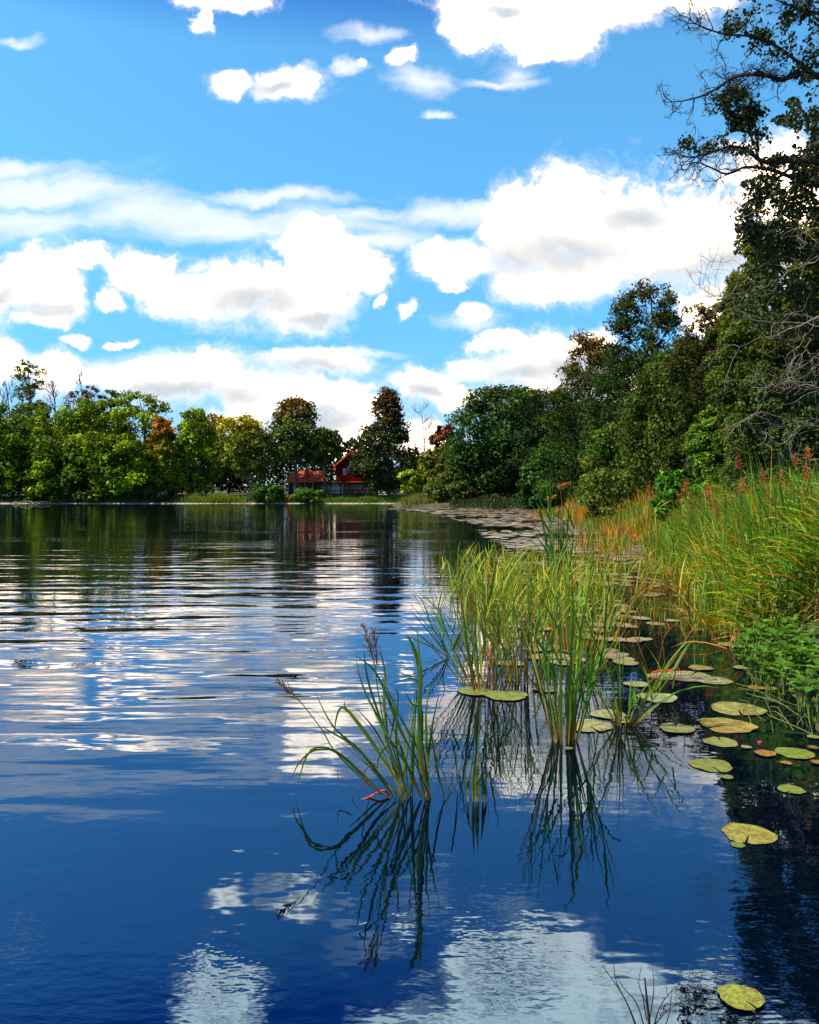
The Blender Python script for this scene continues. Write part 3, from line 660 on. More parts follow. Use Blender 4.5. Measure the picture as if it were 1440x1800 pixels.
    edge = 1440 - np.interp(cy, [150, 230, 300, 380, 430, 520, 600], [25, 62, 95, 140, 140, 145, 120]) + 24 * np.sin(cy * .055) + 14 * np.sin(cy * .17)
    clump_ = (np.sin(cx * .07 + cy * .03) + np.sin(cx * .031 - cy * .082) + np.sin(cx * .19) * .6 + rng.normal(size=n) * .5) > -.75
    keep = (cx > edge + rng.exponential(8, n)) & clump_; cx, cy = cx[keep], cy[keep]
    Yv = 18.3 + rng.normal(size=len(cx)) * .8
    p = np.stack([(cx - 720) / FPX * Yv, Yv, H + (HZ - cy) / FPX * Yv], -1)
    leaves(lg, p, unit(rng.normal(size=p.shape) + [0, -.2, .3]), .05 * rng.uniform(.7, 1.3, len(p)), jit((.035, .045, .010), len(p), rng, .25, .12), rng, LEAF)
    tg.obj('trunk', M_twig, r, org, True); cg.obj('twigs', M_twig, r, org); lg.obj('crown', M_dark, r, org)
near_alder()

def dead_branches():
    rng = np.random.default_rng(21); Y = 15.5; x0, y0 = 9.6, 15.8; z0 = float(ground_z(x0, y0)); org = np.array([x0, y0, z0])
    r = empty('dead_tree', org, 'leafless pale-barked tree with curling bare twigs in front of the right bank foliage', 'bare tree')
    tg = Geo(); cg = Geo(); tt = np.linspace(0, 1, 10)[:, None]
    tg.tube(np.concatenate([x0 - .25 * tt + .2 * np.sin(tt * 4), y0 + 0 * tt, z0 - .3 + tt * 7.4], 1), .13 * (1 - .8 * tt[:, 0]), 8)
    def lp(pts, r0):
        w = [P(x, y, Y) + [0, rng.normal() * .15, 0] for (x, y) in pts]; p = spline(w, 28); p += rng.normal(size=p.shape) * .025; tg.tube(p, .62 * r0 * (1 - np.linspace(0, .85, 28)), 6); return p
    arms = [([(1590,560),(1470,545),(1430,560),(1400,575),(1360,590),(1320,600),(1290,618)], .03),
            ([(1590,640),(1480,600),(1440,570),(1405,565),(1350,560),(1300,545),(1262,520),(1245,490)], .022),
            ([(1585,520),(1500,470),(1440,455),(1400,475),(1350,500),(1310,512)], .02),
            ([(1405,590),(1398,640),(1385,665),(1360,680),(1335,668)], .012), ([(1420,600),(1395,670),(1370,690),(1340,684)], .01),
            ([(1600,760),(1500,690),(1440,685),(1400,678),(1385,676)], .02), ([(1600,800),(1500,750),(1440,748),(1390,740),(1340,722),(1325,735)], .018),
            ([(1590,820),(1480,760),(1420,742),(1360,752),(1325,765)], .014), ([(1580,640),(1490,620),(1430,630),(1425,670),(1438,700)], .014),
            ([(1590,870),(1500,820),(1440,808),(1400,800),(1365,775)], .012), ([(1580,500),(1490,430),(1440,400),(1400,420)], .016),
            ([(1340,560),(1280,530),(1258,500),(1262,470),(1255,455)], .008), ([(1270,525),(1238,505),(1236,482)], .006)]
    tips = []
    for a, r0 in arms:
        p = lp(a, r0); wig_twigs(cg, p, rng, 8, .7, .0050, 1, tips, -.15)
    tg.obj('trunk', M_pale, r, org, True); cg.obj('twigs', M_pale, r, org)
dead_branches()

# ------------------------------------------------------------------ red house and garden
def house():
    Y = 131.0; s = Y / FPX
    X = lambda px: (px - 720) * s
    Z = lambda py: H + (HZ - py) * s
    gz = Z(868)
    org = np.array([X(620), Y, gz])
    r = empty('red_house', org, 'dark red timber house with bright orange tiled gable roof and white windows', 'house')
    y0, y1 = Y, Y + 11
    g = Geo(); g.prism([(X(590), Z(849)), (X(654), Z(849)), (X(654), Z(822)), (X(620), Z(797)), (X(590), Z(819))], y0, y1); g.obj('wall', M_redwood, r, org)
    g = Geo(); g.box(X(606), X(656), y0 - .3, y1, gz - .5, Z(849.3)); g.obj('brick_wall', M_brick, r, org)
    g = Geo(); g.box(X(560), X(605.7), y0 - .1, y1, gz - .5, Z(849.3)); g.obj('white_wall', M_white, r, org)
    g = Geo()
    ov = .5
    for (a, b) in (((X(583), Z(825)), (X(620), Z(795))), ((X(660), Z(825)), (X(620), Z(795)))):
        g.prism([a, b, (b[0], b[1] + .22), (a[0], a[1] + .2)], y0 - ov, y1 + ov)
    rf = g.obj('roof', M_roof, r, org)
    g = Geo(); g.box(X(622), X(627), y0 + 5, y0 + 6, Z(803), Z(788)); g.obj('chimney', M_brick, rf, org)
    # lean-to eave between storeys
    g = Geo(); g.prism([(X(558), Z(849.2)), (X(660), Z(849.2)), (X(660), Z(846.5)), (X(558), Z(846.5))], y0 - 1.6, y0 - .005); g.obj('veranda_roof', M_roof, r, org)
    for (a, b, c, d) in ((603, 608.5, 823, 835), (610.5, 616, 819.5, 831), (630, 636, 822, 834), (641, 647, 822, 834)):
        g = Geo(); w0, w1, z0, z1 = X(a), X(b), Z(d), Z(c); t = .09
        g.box(w0, w1, y0 - .10, y0 - .002, z0, z0 + t); g.box(w0, w1, y0 - .10, y0 - .002, z1 - t, z1)
        g.box(w0, w0 + t, y0 - .10, y0 - .002, z0 + t, z1 - t); g.box(w1 - t, w1, y0 - .10, y0 - .002, z0 + t, z1 - t)
        g.box((w0 + w1) / 2 - .03, (w0 + w1) / 2 + .03, y0 - .09, y0 - .002, z0 + t, z1 - t)
        f = g.obj('window', M_white, r, org)
        g = Geo(); g.box(w0 + t, w1 - t, y0 - .03, y0 - .004, z0 + t, z1 - t); g.obj('pane', M_curtain, f, org)
    for px in (562, 578, 583, 600, 606.5, 616, 652):
        g = Geo(); g.box(X(px) - .08, X(px) + .08, y0 - 1.55, y0 - 1.4, gz - .5, Z(849.25)); g.obj('veranda_post', M_darkwood, r, org)
    # low annex
    Y2 = 127.0; s2 = Y2 / FPX; X2 = lambda px: (px - 720) * s2; Z2 = lambda py: H + (HZ - py) * s2
    org = np.array([X2(530), Y2, Z2(869)])
    r = empty('boathouse', org, 'low dark timber shed with orange tiled roof half hidden by the large dark tree', 'shed')
    g = Geo(); g.box(X2(506), X2(552), Y2, Y2 + 6, Z2(872), Z2(848)); g.obj('wall', M_darkwood, r, org)
    g = Geo()
    def slab(pts, th=.15):
        v = np.array(pts); n = len(v); vv = np.vstack([v, v + [0, 0, th]])
        g.add(vv, [(3, 2, 1, 0), (4, 5, 6, 7)] + [(i, (i + 1) % 4, (i + 1) % 4 + 4, i + 4) for i in range(4)])
    slab([(X2(502), Y2 - .6, Z2(848.5)), (X2(556), Y2 - .6, Z2(848.5)), (X2(572), Y2 + 3, Z2(829)), (X2(508), Y2 + 3, Z2(829))])
    slab([(X2(508), Y2 + 3.02, Z2(829)), (X2(572), Y2 + 3.02, Z2(829)), (X2(556), Y2 + 6.6, Z2(848.5)), (X2(502), Y2 + 6.6, Z2(848.5))])
    rf = g.obj('roof', M_roof, r, org)
    g = Geo(); g.prism([(X2(532), Z2(838)), (X2(544), Z2(838)), (X2(538), Z2(819))], Y2 + .6, Y2 + 3); g.obj('dormer', M_roof, rf, org)
    for px in (508, 517, 527, 537, 551):
        g = Geo(); g.box(X2(px) - .07, X2(px) + .07, Y2 - .5, Y2 - .38, Z2(872), Z2(848.6)); g.obj('post', M_pale, r, org)
    # fence and white benches
    def fence(x0, x1, Yf, label, mat, zt, rails, npost):
        sf = Yf / FPX; z0 = float(ground_z((x0 - 720) * sf, Yf)); o = np.array([(x0 - 720) * sf, Yf, z0]); r = empty('wooden_fence', o, label, 'fence')
        xa, xb = (x0 - 720) * sf, (x1 - 720) * sf
        for k in range(npost):
            x = xa + (xb - xa) * k / (npost - 1); g = Geo(); g.box(x - .06, x + .06, Yf, Yf + .1, z0 - .3, z0 + zt); g.obj('post', mat, r, o)
        for q in rails:
            g = Geo(); g.box(xa, xb, Yf - .04, Yf - .004, z0 + q - .05, z0 + q + .05); g.obj('rail', mat, r, o)
    fence(556, 662, 123.5, 'dark red post and rail fence on the lawn before the house', M_redwood, 1.15, (.55, 1.05), 11)
    fence(666, 712, 126, 'white low rail fence behind the trunk of the tall conical tree', M_white, 1.0, (.3, .62, .95), 7)
M_curtain = noise_mat('curtained_glass', (.5, .55, .6), (.7, .74, .78), 2, .2, bump=0, spec=.6)
house()

# shoreline grass, far
def shore_grass():
    rng = np.random.default_rng(5)
    def strip_(name, label, x0, x1, Y0, Y1, n, hgt, col, wdt=.09, cb=None):
        g = Geo(); px = rng.uniform(x0, x1, n) if name != 'reed_patch' else rng.normal((x0 + x1) / 2, (x1 - x0) / 3.6, n); Y = rng.uniform(Y0, Y1, n); x = (px - 720) / FPX * Y
        z = ground_z(x, Y); k = shore_dist(x, Y) > -.4; x, Y, z = x[k], Y[k], z[k]; m = len(x)
        hh = hgt * rng.uniform(.5, 1.15, m) * (1 + .3 * np.sin(x * 1.3) * np.sin(x * .41 + 1))
        d = unit(np.stack([rng.normal(size=m) * .25, rng.normal(size=m) * .25, np.ones(m)], -1))
        blades(g, np.stack([x, Y, z - .03], -1), d, hh, wdt, rng.uniform(0, .5, m), jit(col, m, rng, .25, .15), rng, 3, colbase=cb)
        tag(g.obj(name, M_reed), label, 'grass', kind='stuff')
    strip_('lawn_grass', 'sunlit green lawn and grass bank in front of the red house', 480, 715, 117.8, 130, 15000, .34, (.12, .16, .015))
    strip_('shore_grass', 'tall dark green grass fringe at the waterline below the house', 480, 720, 117.6, 119.6, 5000, .62, (.06, .105, .012))
    strip_('reed_patch', 'bright green reed patch in the gap of the far left bank', 340, 418, 117.6, 120.5, 4500, .85, (.10, .125, .010))
    strip_('bank_grass', 'low dark grass under the far left bank trees', -60, 480, 117.6, 121, 9000, .5, (.04, .06, .012))
    strip_('cove_sedge', 'sedges and yellow weeds along the left end of the cove', 706, 800, 86.5, 112, 7000, .7, (.09, .09, .015))
    strip_('cove_grass', 'dark grass fringe along the shore of the cove', 790, 1010, 79, 88, 6000, .6, (.02, .035, .010))
    g = Geo()
    for i in range(14, 19):
        a, b = SHORE[i], SHORE[i + 1]; n = max(2, int(np.hypot(*(b - a)) / 1.5)); q = a + (b - a) * np.linspace(0, 1, n)[:, None]
        w = .25 + .12 * np.sin(np.arange(n) * 1.9)
        V = np.concatenate([np.c_[q[:, 0], q[:, 1] - .5 - w, np.full(n, -.05)], np.c_[q[:, 0], q[:, 1] - .3, np.full(n, .06) + rng.random(n) * .05], np.c_[q[:, 0], q[:, 1] + .3, np.full(n, .11)]])
        j = np.arange(n - 1); g.add(V, np.concatenate([np.stack([j, j + 1, j + 1 + n, j + n], -1), np.stack([j + n, j + 1 + n, j + 1 + 2 * n, j + 2 * n], -1)]))
    tag(g.obj('shore', M_shore), kind='structure')
shore_grass()

# ------------------------------------------------------------------ reeds
GRN = (.075, .14, .012); YGR = (.20, .24, .02); STRAW = (.42, .30, .10); RUSTB = (.32, .11, .02); DKG = (.035, .085, .012)
def plume(geo, p0, p1, rng, n=40, spread=.25, r=.0016, col=(.15, .07, .03)):
    a, b = np.asarray(p0), np.asarray(p1); L = np.linalg.norm(b - a); ax = unit(b - a)
    for k in range(n):
        t = rng.random() ** .8 * .9; s = a + (b - a) * t; d = unit(ax + rng.normal(size=3) * spread); l = L * (.18 + .35 * (1 - t)) * rng.uniform(.5, 1)
        q = np.array([s, s + d * l * .55, s + unit(d + [0, 0, -.15]) * l]); geo.tube(q, [r, r, r * .5], 3, np.tile(np.array(col) * rng.uniform(.7, 1.4), (9, 1)))
        m = 5; pp = q[1] + (q[2] - q[1]) * rng.random((m, 1)) + rng.normal(size=(m, 3)) * l * .04
        leaves(geo, pp, unit(rng.normal(size=(m, 3))), r * 3.2, np.tile(np.array(col) * 1.3, (m, 1)), rng, QUAD, np.tile(d, (m, 1)))
def front_reeds():
    rng = np.random.default_rng(31); sc = 2.648
    Yb = W(740, 1405)[1]
    def q(x, y, Yd): return P(460 + x / sc, 1060 + y / sc, Yd)
    G_ = 'reed clumps in the open water in front'
    def clump(label, basez, list_, seeds, extra=None):
        b = W(460 + basez[0] / sc, 1060 + basez[1] / sc); Yd = b[1]
        r = empty('reed_clump', b, label, 'reeds', G_); g = Geo(); sg = Geo(); sd = Geo()
        for (pts, w, kind, c) in list_:
            off = rng.uniform(-.05, .05); n = len(pts)
            wp = [q(x, y, Yd + off * min(i, 2) + rng.normal() * .012 * i) for i, (x, y) in enumerate(pts)]
            if kind == 's': strip(sg, wp, w * 1.4, c, (.25, .10, .02), rng, True)
            else: strip(g, wp, w * 2.1, tuple(.62 * v for v in c), (.22, .13, .02) if kind == 'b' else None, rng, False, rng.uniform(.1, .7))
        if extra:
            n = extra[0]; dx = rng.uniform(extra[1], extra[2], n)
            blades(g, b + np.stack([rng.normal(size=n) * .03, rng.normal(size=n) * .04, np.full(n, -.02)], -1), np.stack([dx, rng.normal(size=n) * .15, np.ones(n)], -1), rng.uniform(.3, .95, n), .011 * rng.uniform(.6, 1.4, n), rng.uniform(0, .5, n), jit((.05, .095, .010), n, rng, .25, .2), rng, 10, colbase=(.2, .10, .02))
        g.obj('blades', M_reed, r, b)
        if sg.V: sg.obj('stems', M_reed, r, b)
        for (a, c) in seeds:
            sd = Geo(); plume(sd, q(*a, Yd), q(*c, Yd), rng, 34, .3); sd.obj('seed_head', M_reed, r, b)
    g1, g2, g3 = (.07, .13, .012), (.12, .17, .015), (.05, .10, .014)
    clump('front reed clump fanning left with drooping leaves and two seed heads', (650, 910), [
      ([(690,915),(640,835),(590,660),(555,560),(470,385),(435,232)], .011, 'b', g1),
      ([(690,915),(620,810),(480,600),(388,490),(352,520),(335,628)], .012, 'b', (.16,.18,.015)),
      ([(605,915),(480,830),(340,690),(280,590),(180,460),(110,390)], .0065, 's', g1),
      ([(560,885),(440,770),(330,685),(225,690),(160,860)], .013, 'b', g2),
      ([(330,684),(240,688),(175,745),(140,812)], .008, 'l', g2),
      ([(635,900),(540,790),(450,680),(330,570),(240,398)], .010, 'b', g1),
      ([(540,770),(420,660),(330,605),(280,575)], .008, 'l', g1),
      ([(690,915),(660,820),(625,650),(635,430),(612,400)], .008, 'b', g3),
      ([(690,915),(590,650),(540,400),(525,280),(500,180)], .0065, 's', g1),
      ([(590,700),(520,580),(442,490)], .007, 'l', g3),
      ([(590,660),(570,450),(575,330),(545,188)], .012, 'l', g1),
      ([(740,760),(650,600),(580,420),(520,310),(432,240)], .011, 'l', g1),
      ([(640,840),(520,660),(400,500),(385,455)], .010, 'l', g2),
      ([(590,640),(500,380),(475,215)], .008, 'l', g1),
      ([(600,650),(545,720),(540,830)], .006, 'l', g2), ([(600,640),(620,500),(605,420)], .006, 'l', g1),
      ([(500,910),(485,850),(470,800),(520,750),(590,760)], .004, 'l', (.3,.12,.02)),
      ([(440,990),(415,930),(440,870),(480,830)], .003, 'l', (.25,.10,.03)),
      ([(430,830),(360,820),(355,770)], .004, 'l', (.3,.12,.03)),
      ([(610,915),(530,870),(450,790),(400,755)], .006, 'l', g1),
      ], [((180,460), (62,352)), ((525,285), (470,85)), ((540,330), (522,115))], (16, -1.0, .15))
    clump('upright front reed clump right of the fanning one, with one wide blade', (780, 912), [
      ([(785,915),(742,740),(735,560),(738,330),(722,95)], .018, 'b', g1),
      ([(780,912),(745,740),(700,540),(680,420)], .008, 'b', g2),
      ([(745,400),(735,300),(700,190),(672,147)], .014, 'l', g2),
      ([(740,905),(690,790),(620,600),(540,430)], .008, 'b', g1),
      ([(745,905),(680,760),(600,640),(560,560)], .009, 'b', g1),
      ([(765,905),(770,700),(765,520),(785,365)], .010, 'b', g1),
      ([(775,740),(795,570),(828,408)], .008, 'l', g1),
      ([(750,640),(745,500),(700,470),(665,405)], .007, 'l', g3),
      ([(770,912),(735,700),(640,520),(540,300)], .008, 'b', g3),
      ([(850,907),(818,780),(795,640),(778,560)], .007, 'b', (.13,.08,.015)),
      ([(770,700),(790,620),(820,560)], .006, 'l', g3),
      ([(740,380),(700,352),(600,372)], .006, 'l', (.13,.2,.05)), ([(730,350),(660,330),(590,300)], .004, 'l', g1)
      ], [], (9, -.5, .3))
    clump('two thin single reed stems right of the front clumps', (900, 872), [
      ([(912,874),(905,740),(882,630),(862,585)], .006, 'b', g3), ([(888,874),(835,770),(800,690)], .004, 'b', g3)], [])
    clump('short stubby reed tuft just breaking the water', (1010, 925), [
      ([(960,925),(962,830),(985,740)], .008, 'b', g3), ([(985,925),(985,830),(990,720)], .009, 'b', (.16,.15,.02)),
      ([(1010,925),(1005,800),(1008,668)], .010, 'b', (.16,.15,.02)), ([(1030,925),(1030,830),(1022,730)], .009, 'b', g3), ([(1045,925),(1040,860),(1035,800)], .007, 'b', g3), ([(1000,925),(995,850),(1000,760)], .008, 'b', g1)], [])
    clump('sparse reed stems leaning left behind the front clumps', (870, 255), [
      ([(872,255),(800,160),(740,90),(690,30)], .008, 'b', g3), ([(872,255),(780,200),(700,165),(665,150)], .008, 'b', (.16,.10,.02)),
      ([(872,255),(830,150),(800,100),(760,60)], .008, 'b', g1), ([(872,255),(760,170),(680,95)], .006, 'b', g3), ([(890,340),(840,190),(790,110),(770,20)], .007, 'b', g3),
      ([(872,255),(845,180),(850,110),(815,20)], .007, 'b', g1), ([(925,345),(880,290),(840,270),(760,255)], .006, 'b', g3)], [])
    # red bent stem
    b = W(672, 1402); r = Geo(); r.tube(spline([q(450,922,4.78), q(500,905,4.8), q(545,880,4.82), q(578,876,4.83), q(600,915,4.84)], 14), .007, 6, (.40, .07, .03))
    tag(r.obj('bent_stem', M_reed, None, b), 'broken red stem lying on the water at the foot of the front reeds', 'plant stem')
front_reeds()

def h_ok(g): return g != 'sunlit yellow-green reed tufts'
def reed_tuft(label, px, py, nb, hpx, spread, lean, col, seed, wd=.012, name='reed_clump', group=None, droop=(.0, .5), rad=.08, cbase=RUSTB, stems=4, cat='reeds', mixc_=None):
    rng = np.random.default_rng(seed); b = W(px, py); hgt = hpx / FPX * b[1]
    r = empty(name, b, label, cat, group); g = Geo(); sg = Geo()
    an = rng.random(nb) * 6.283; rr = rad * np.sqrt(rng.random(nb))
    base = np.stack([b[0] + np.cos(an) * rr, b[1] + np.sin(an) * rr, np.full(nb, -.03)], -1)
    nb = max(5, int(nb * (.66 if h_ok(group) else .5))); an = an[:nb]; base = base[:nb]; c = jit(col, nb, rng, .25, .18); wd *= 1.7
    kd = rng.random(nb) < .12; c[kd] = jit((.24, .15, .04), int(kd.sum()), rng, .2, .1)
    d = unit(np.stack([np.cos(an) * spread * 1.8 * rng.random(nb) + lean, np.sin(an) * spread * 1.3 * rng.random(nb) * .8, np.ones(nb)], -1))
    L = hgt * rng.uniform(.5, 1.08, nb)
    if mixc_ is not None: k = rng.random(nb) < mixc_[1]; c[k] = jit(mixc_[0], int(k.sum()), rng, .2, .1)
    blades(g, base, d, L, wd * rng.uniform(.6, 1.25, nb), rng.uniform(droop[0], droop[1] * 1.5, nb) ** 1.6, c, rng, 8, colbase=cbase)
    if stems:
        m = int(nb * .9); i = rng.integers(nb, size=m); f = rng.uniform(.3, .78, m)[:, None]; a3 = rng.random(m) * 6.28; tl = rng.uniform(.3, .85, m)
        st = base[i] + d[i] * (L[i][:, None] * f)
        cs = jit(np.array(col) * 1.1, m, rng, .25, .15)
        blades(g, st, unit(np.stack([np.cos(a3) * tl + lean, np.sin(a3) * tl * .7, np.ones(m)], -1)), hgt * rng.uniform(.22, .46, m), wd * .85 * rng.uniform(.6, 1.2, m), rng.uniform(.2, 1.0, m), cs, rng, 7)
    for k in range(stems):
        i = rng.integers(nb); p = [base[i], base[i] + d[i] * hgt * .5, base[i] + unit(d[i] + [rng.normal() * .06, 0, 0]) * hgt * .95]
        strip(sg, p, .007, col, cbase, rng, True)
        for q in range(4):
            s = spline(p, 10)[3 + q]; a2 = rng.random() * 6.28
            blades(sg, s[None], unit(np.array([[np.cos(a2) * .5 + lean, np.sin(a2) * .3, .9]])), hgt * .38, wd * .8, np.array([.5]), jit(col, 1, rng), rng, 6)
    g.obj('blades', M_reed, r, b)
    if stems: sg.obj('stems', M_reed, r, b)
    return r
G3 = 'grassy reed clumps standing between the lily pads'
def mid_reeds():
    t = reed_tuft
    t('dense green reed clump with brown bases left of the lily pads', 848, 1210, 60, 235, .30, -.05, (.085,.14,.012), 61, .013, group=G3, rad=.16)
    t('brown-stemmed tuft at the left foot of the dense green clump', 872, 1212, 14, 170, .32, .0, (.12,.07,.02), 62, .010, group=G3, rad=.08, stems=2)
    t('tall yellow-green reed clump behind the cream lily pads', 915, 1198, 46, 255, .24, -.02, (.13,.19,.014), 63, .013, group=G3, rad=.14)
    t('tall dark green upright reed clump nearest in the middle of the reeds', 990, 1302, 46, 295, .17, .0, (.055,.115,.012), 64, .014, group=G3, rad=.10, droop=(0, .35))
    t('orange-stemmed reed leaning right with long fresh leaves', 1036, 1200, 12, 260, .16, .32, (.17,.15,.02), 65, .014, group=G3, rad=.04, stems=4, cbase=(.40,.12,.02))
    t('right-hand reed clump with arching leaves beside the round cream lily pads', 1098, 1275, 22, 190, .55, .12, (.11,.18,.014), 66, .014, group=G3, rad=.05, droop=(.1, .95))
    t('thin dark upright reed blade left in the right-hand clump', 1090, 1276, 5, 175, .08, -.03, (.05,.11,.012), 67, .015, group=G3, rad=.02, stems=0)
    t('reed clump leaning left at the left edge of the dense green one', 826, 1206, 16, 210, .2, -.5, (.06,.11,.012), 68, .009, group=G3, rad=.06, stems=2)
    t('thin reddish reed with sparse side leaves against the dark water', 1150, 1200, 7, 175, .5, .1, (.22,.09,.02), 69, .008, group=G3, rad=.03, stems=3, droop=(.1, .6))
    t('bushy green reed clump in the centre behind the tall dark one', 1000, 1150, 60, 240, .32, .0, (.10,.16,.014), 70, .012, group=G3, rad=.25)
    t('slim tall dark cattail tuft rising highest out of the reeds', 985, 1045, 34, 195, .12, 0, (.025,.08,.012), 71, .030, group=G3, rad=.16, droop=(0, .2), stems=1)
    t('little reed tuft alone in the water at the left of the reeds', 748, 1015, 9, 62, .25, 0, (.05,.09,.012), 72, .010, group=G3, rad=.12, stems=1)
    t('tiny orange-based tuft left of the yellow reeds', 782, 1008, 12, 48, .2, 0, (.13,.17,.014), 73, .012, group=G3, rad=.12, stems=0)
    k = 74
    rows = [(835,1085,60,150),(800,1040,40,95),(860,1060,60,125),(905,1090,60,150),(945,1075,60,135),(890,1030,50,95),(840,1020,50,85),(935,1030,50,98),(975,1100,60,160),(1010,1070,50,120),(1040,1110,40,110),(870,1130,50,190),(930,1135,50,190),(985,1030,40,100),(1030,1030,40,90),(1060,1060,36,80),(1090,1020,30,90),(1120,1040,26,80),(1075,1000,34,90),(1150,1015,26,90),(1180,1035,24,80)]
    desc = ['short','fuller','broad','narrow','ragged','low','tall','leafy','dense','thin','upright','loose','spreading','pale','yellowed','small','wispy','slender','bushy','stunted','bent']
    for i, (x, y, n, h) in enumerate(rows):
        where = 'left' if x < 860 else ('middle' if x < 950 else 'right'); dep = 'back' if y < 1045 else ('centre' if y < 1095 else 'front')
        t(f'{desc[i]} yellow-green reed tuft with orange dead bases at the {dep} {where} of the sunlit reeds', x, y, n, h * .88, .34, 0, (.19,.22,.016), 80 + i, .013, group='sunlit yellow-green reed tufts', rad=.3, cbase=(.42,.14,.015), stems=3, droop=(0, .7), mixc_=((.40,.17,.02), .16))
mid_reeds()

def thin_reeds():   # the thin dark upright stems between pads at the cove
    rng = np.random.default_rng(9); k = 0
    for (x, y, n, h) in [(1000,960,30,80),(1035,985,30,95),(1062,1000,30,110),(1090,975,26,90),(1120,1000,30,105),(1010,1010,24,110),(1075,950,26,70)]:
        lab = ['leftmost and farthest','left nearer','tall central','slim farther','rightmost','left nearest','small central far'][k]
        reed_tuft(f'{lab} tuft of thin dark upright stems in front of the pink pad field', x, y, n, h, .1, 0, (.04,.08,.014), 120 + k, .012, group='thin dark reed tufts at the pad field', rad=.45, droop=(0, .15), stems=0, mixc_=((.3,.12,.02), .2)); k += 1
thin_reeds()

def reed_bed():
    rng = np.random.default_rng(77); g = Geo()
    def area(n, Y0, Y1, d0, d1, h0, h1, wd, col, droop, lean=-.1, colb=RUSTB, power=1.0, seg=6, mx=None):
        m = max(40, n // 26); Yc = Y0 + (Y1 - Y0) * rng.random(m) ** power; oc = rng.uniform(d0, d1, m); hc = rng.uniform(.62, 1.15, m); lc = rng.normal(size=(m, 2)) * .16
        q = rng.integers(m, size=n); sp_ = .13 + Yc[q] * .006; Y = Yc[q] + rng.normal(size=n) * sp_
        sx = np.interp(Y, SHORE[:12, 1], SHORE[:12, 0]); x = sx + np.maximum(oc[q] + rng.normal(size=n) * sp_, d0 - .2)
        z = np.maximum(ground_z(x, Y), -.05) - .02
        d = unit(np.stack([rng.normal(size=n) * .2 + lean + lc[q, 0], rng.normal(size=n) * .18 + lc[q, 1], np.ones(n)], -1))
        hh = .92 * hc[q] * rng.uniform(h0, h1, n) * np.clip(.72 + (x - sx) * .35, .5, 1.0) * (1 + .12 * np.sin(x * 2.3 + Y * .7))
        patch = np.sin(x * 1.1 + Y * .6) + np.sin(Y * .43 - x * .7) + rng.normal(size=n) * .5
        c = jit(col, n, rng, .22, .15)
        if mx is not None: k = patch > mx[1]; c[k] = jit(mx[0], int(k.sum()), rng, .2, .12)
        return blades(g, np.stack([x, Y, z], -1), d, hh, wd * 1.25 * rng.uniform(.6, 1.3, n), rng.uniform(0, droop * 1.7, n) ** 1.3, c, rng, seg, colbase=colb)
    area(5600, 9.6, 22, -.3, 3.2, 1.1, 2.1, .022, (.075, .135, .010), .6, mx=((.22,.20,.02), 1.2), colb=(.16,.12,.02))
    area(1500, 9.8, 16, .2, 3.0, 1.5, 2.2, .026, (.05, .12, .012), .25, lean=0)
    area(5200, 20, 44, -.5, 5.5, 1.1, 1.9, .032, (.085, .13, .010), .5, mx=((.30,.20,.02), 1.1))
    area(3400, 42, 66, -1, 6, 1.0, 1.7, .05, (.16, .15, .016), .4, mx=((.42,.17,.02), .2))
    area(1600, 10.5, 30, -1.1, .2, .4, .95, .014, (.14, .16, .016), .8, lean=-.3, mx=((.40,.14,.02), .3))
    area(1500, 24, 62, -2.6, .4, 1.0, 1.7, .036, (.09, .13, .010), .4, mx=((.36,.15,.02), .5))
    # side leaves that lie out flat, catching the sun
    n = 13000; Y = 9.4 + 20 * rng.random(n) ** 1.6; sx = np.interp(Y, SHORE[:12, 1], SHORE[:12, 0]); x = sx + rng.uniform(-.15, 3.6, n)
    z = np.maximum(ground_z(x, Y), 0) + rng.uniform(.25, 1.55, n) * np.clip(.4 + (x - sx) * .5, .35, 1)
    an = rng.normal(math.pi * .95, .7, n); d = unit(np.stack([np.cos(an), np.sin(an) * .5 - .2, rng.uniform(.15, .9, n)], -1))
    c = jit((.12, .18, .018), n, rng, .3, .15); k = rng.random(n) < .14; c[k] = jit((.40, .22, .05), int(k.sum()), rng)
    blades(g, np.stack([x, Y, z], -1), d, rng.uniform(.16, .42, n), .026 * rng.uniform(.6, 1.3, n), rng.uniform(.2, 1.0, n), c, rng, 6)
    n = 16000; m = 260; Yc = 9.2 + 24 * rng.random(m) ** 1.5; oc = rng.uniform(-.1, 3.4, m); q = rng.integers(m, size=n); Y = Yc[q] + rng.normal(size=n) * .2
    x = np.interp(Y, SHORE[:12, 1], SHORE[:12, 0]) + oc[q] + rng.normal(size=n) * .2; z = np.maximum(ground_z(x, Y), 0) + np.abs(rng.normal(size=n)) * rng.uniform(.15, .6, m)[q] * .8 + .03
    leaves(g, np.stack([x, Y, z], -1), unit(rng.normal(size=(n, 3)) + [0, -.2, .8]), rng.uniform(.02, .042, n), jit((.06, .10, .010), n, rng, .3, .2), rng, LEAF)
    tag(g.obj('reed_bed', M_reed), 'thick bed of green and yellow reeds along the right bank', 'reeds', kind='stuff')
    # dead orange litter low in the bed
    g2 = Geo(); n = 1500; Y = 9.3 + 14 * rng.random(n) ** 1.5; sx = np.interp(Y, SHORE[:12, 1], SHORE[:12, 0]); x = sx + rng.uniform(-.4, 2.2, n)
    z = np.maximum(ground_z(x, Y), 0)
    d = unit(np.stack([rng.normal(size=n) * .6, rng.normal(size=n) * .4, rng.uniform(.1, 1, n)], -1))
    blades(g2, np.stack([x, Y, z], -1), d, rng.uniform(.3, .8, n), .014, rng.uniform(.1, .8, n), jit((.30, .13, .03), n, rng, .3, .2), rng, 5)
    tag(g2.obj('dead_reeds', M_reed), 'dry orange-brown fallen reed stalks at the foot of the reed bed', 'dead reeds', kind='stuff')
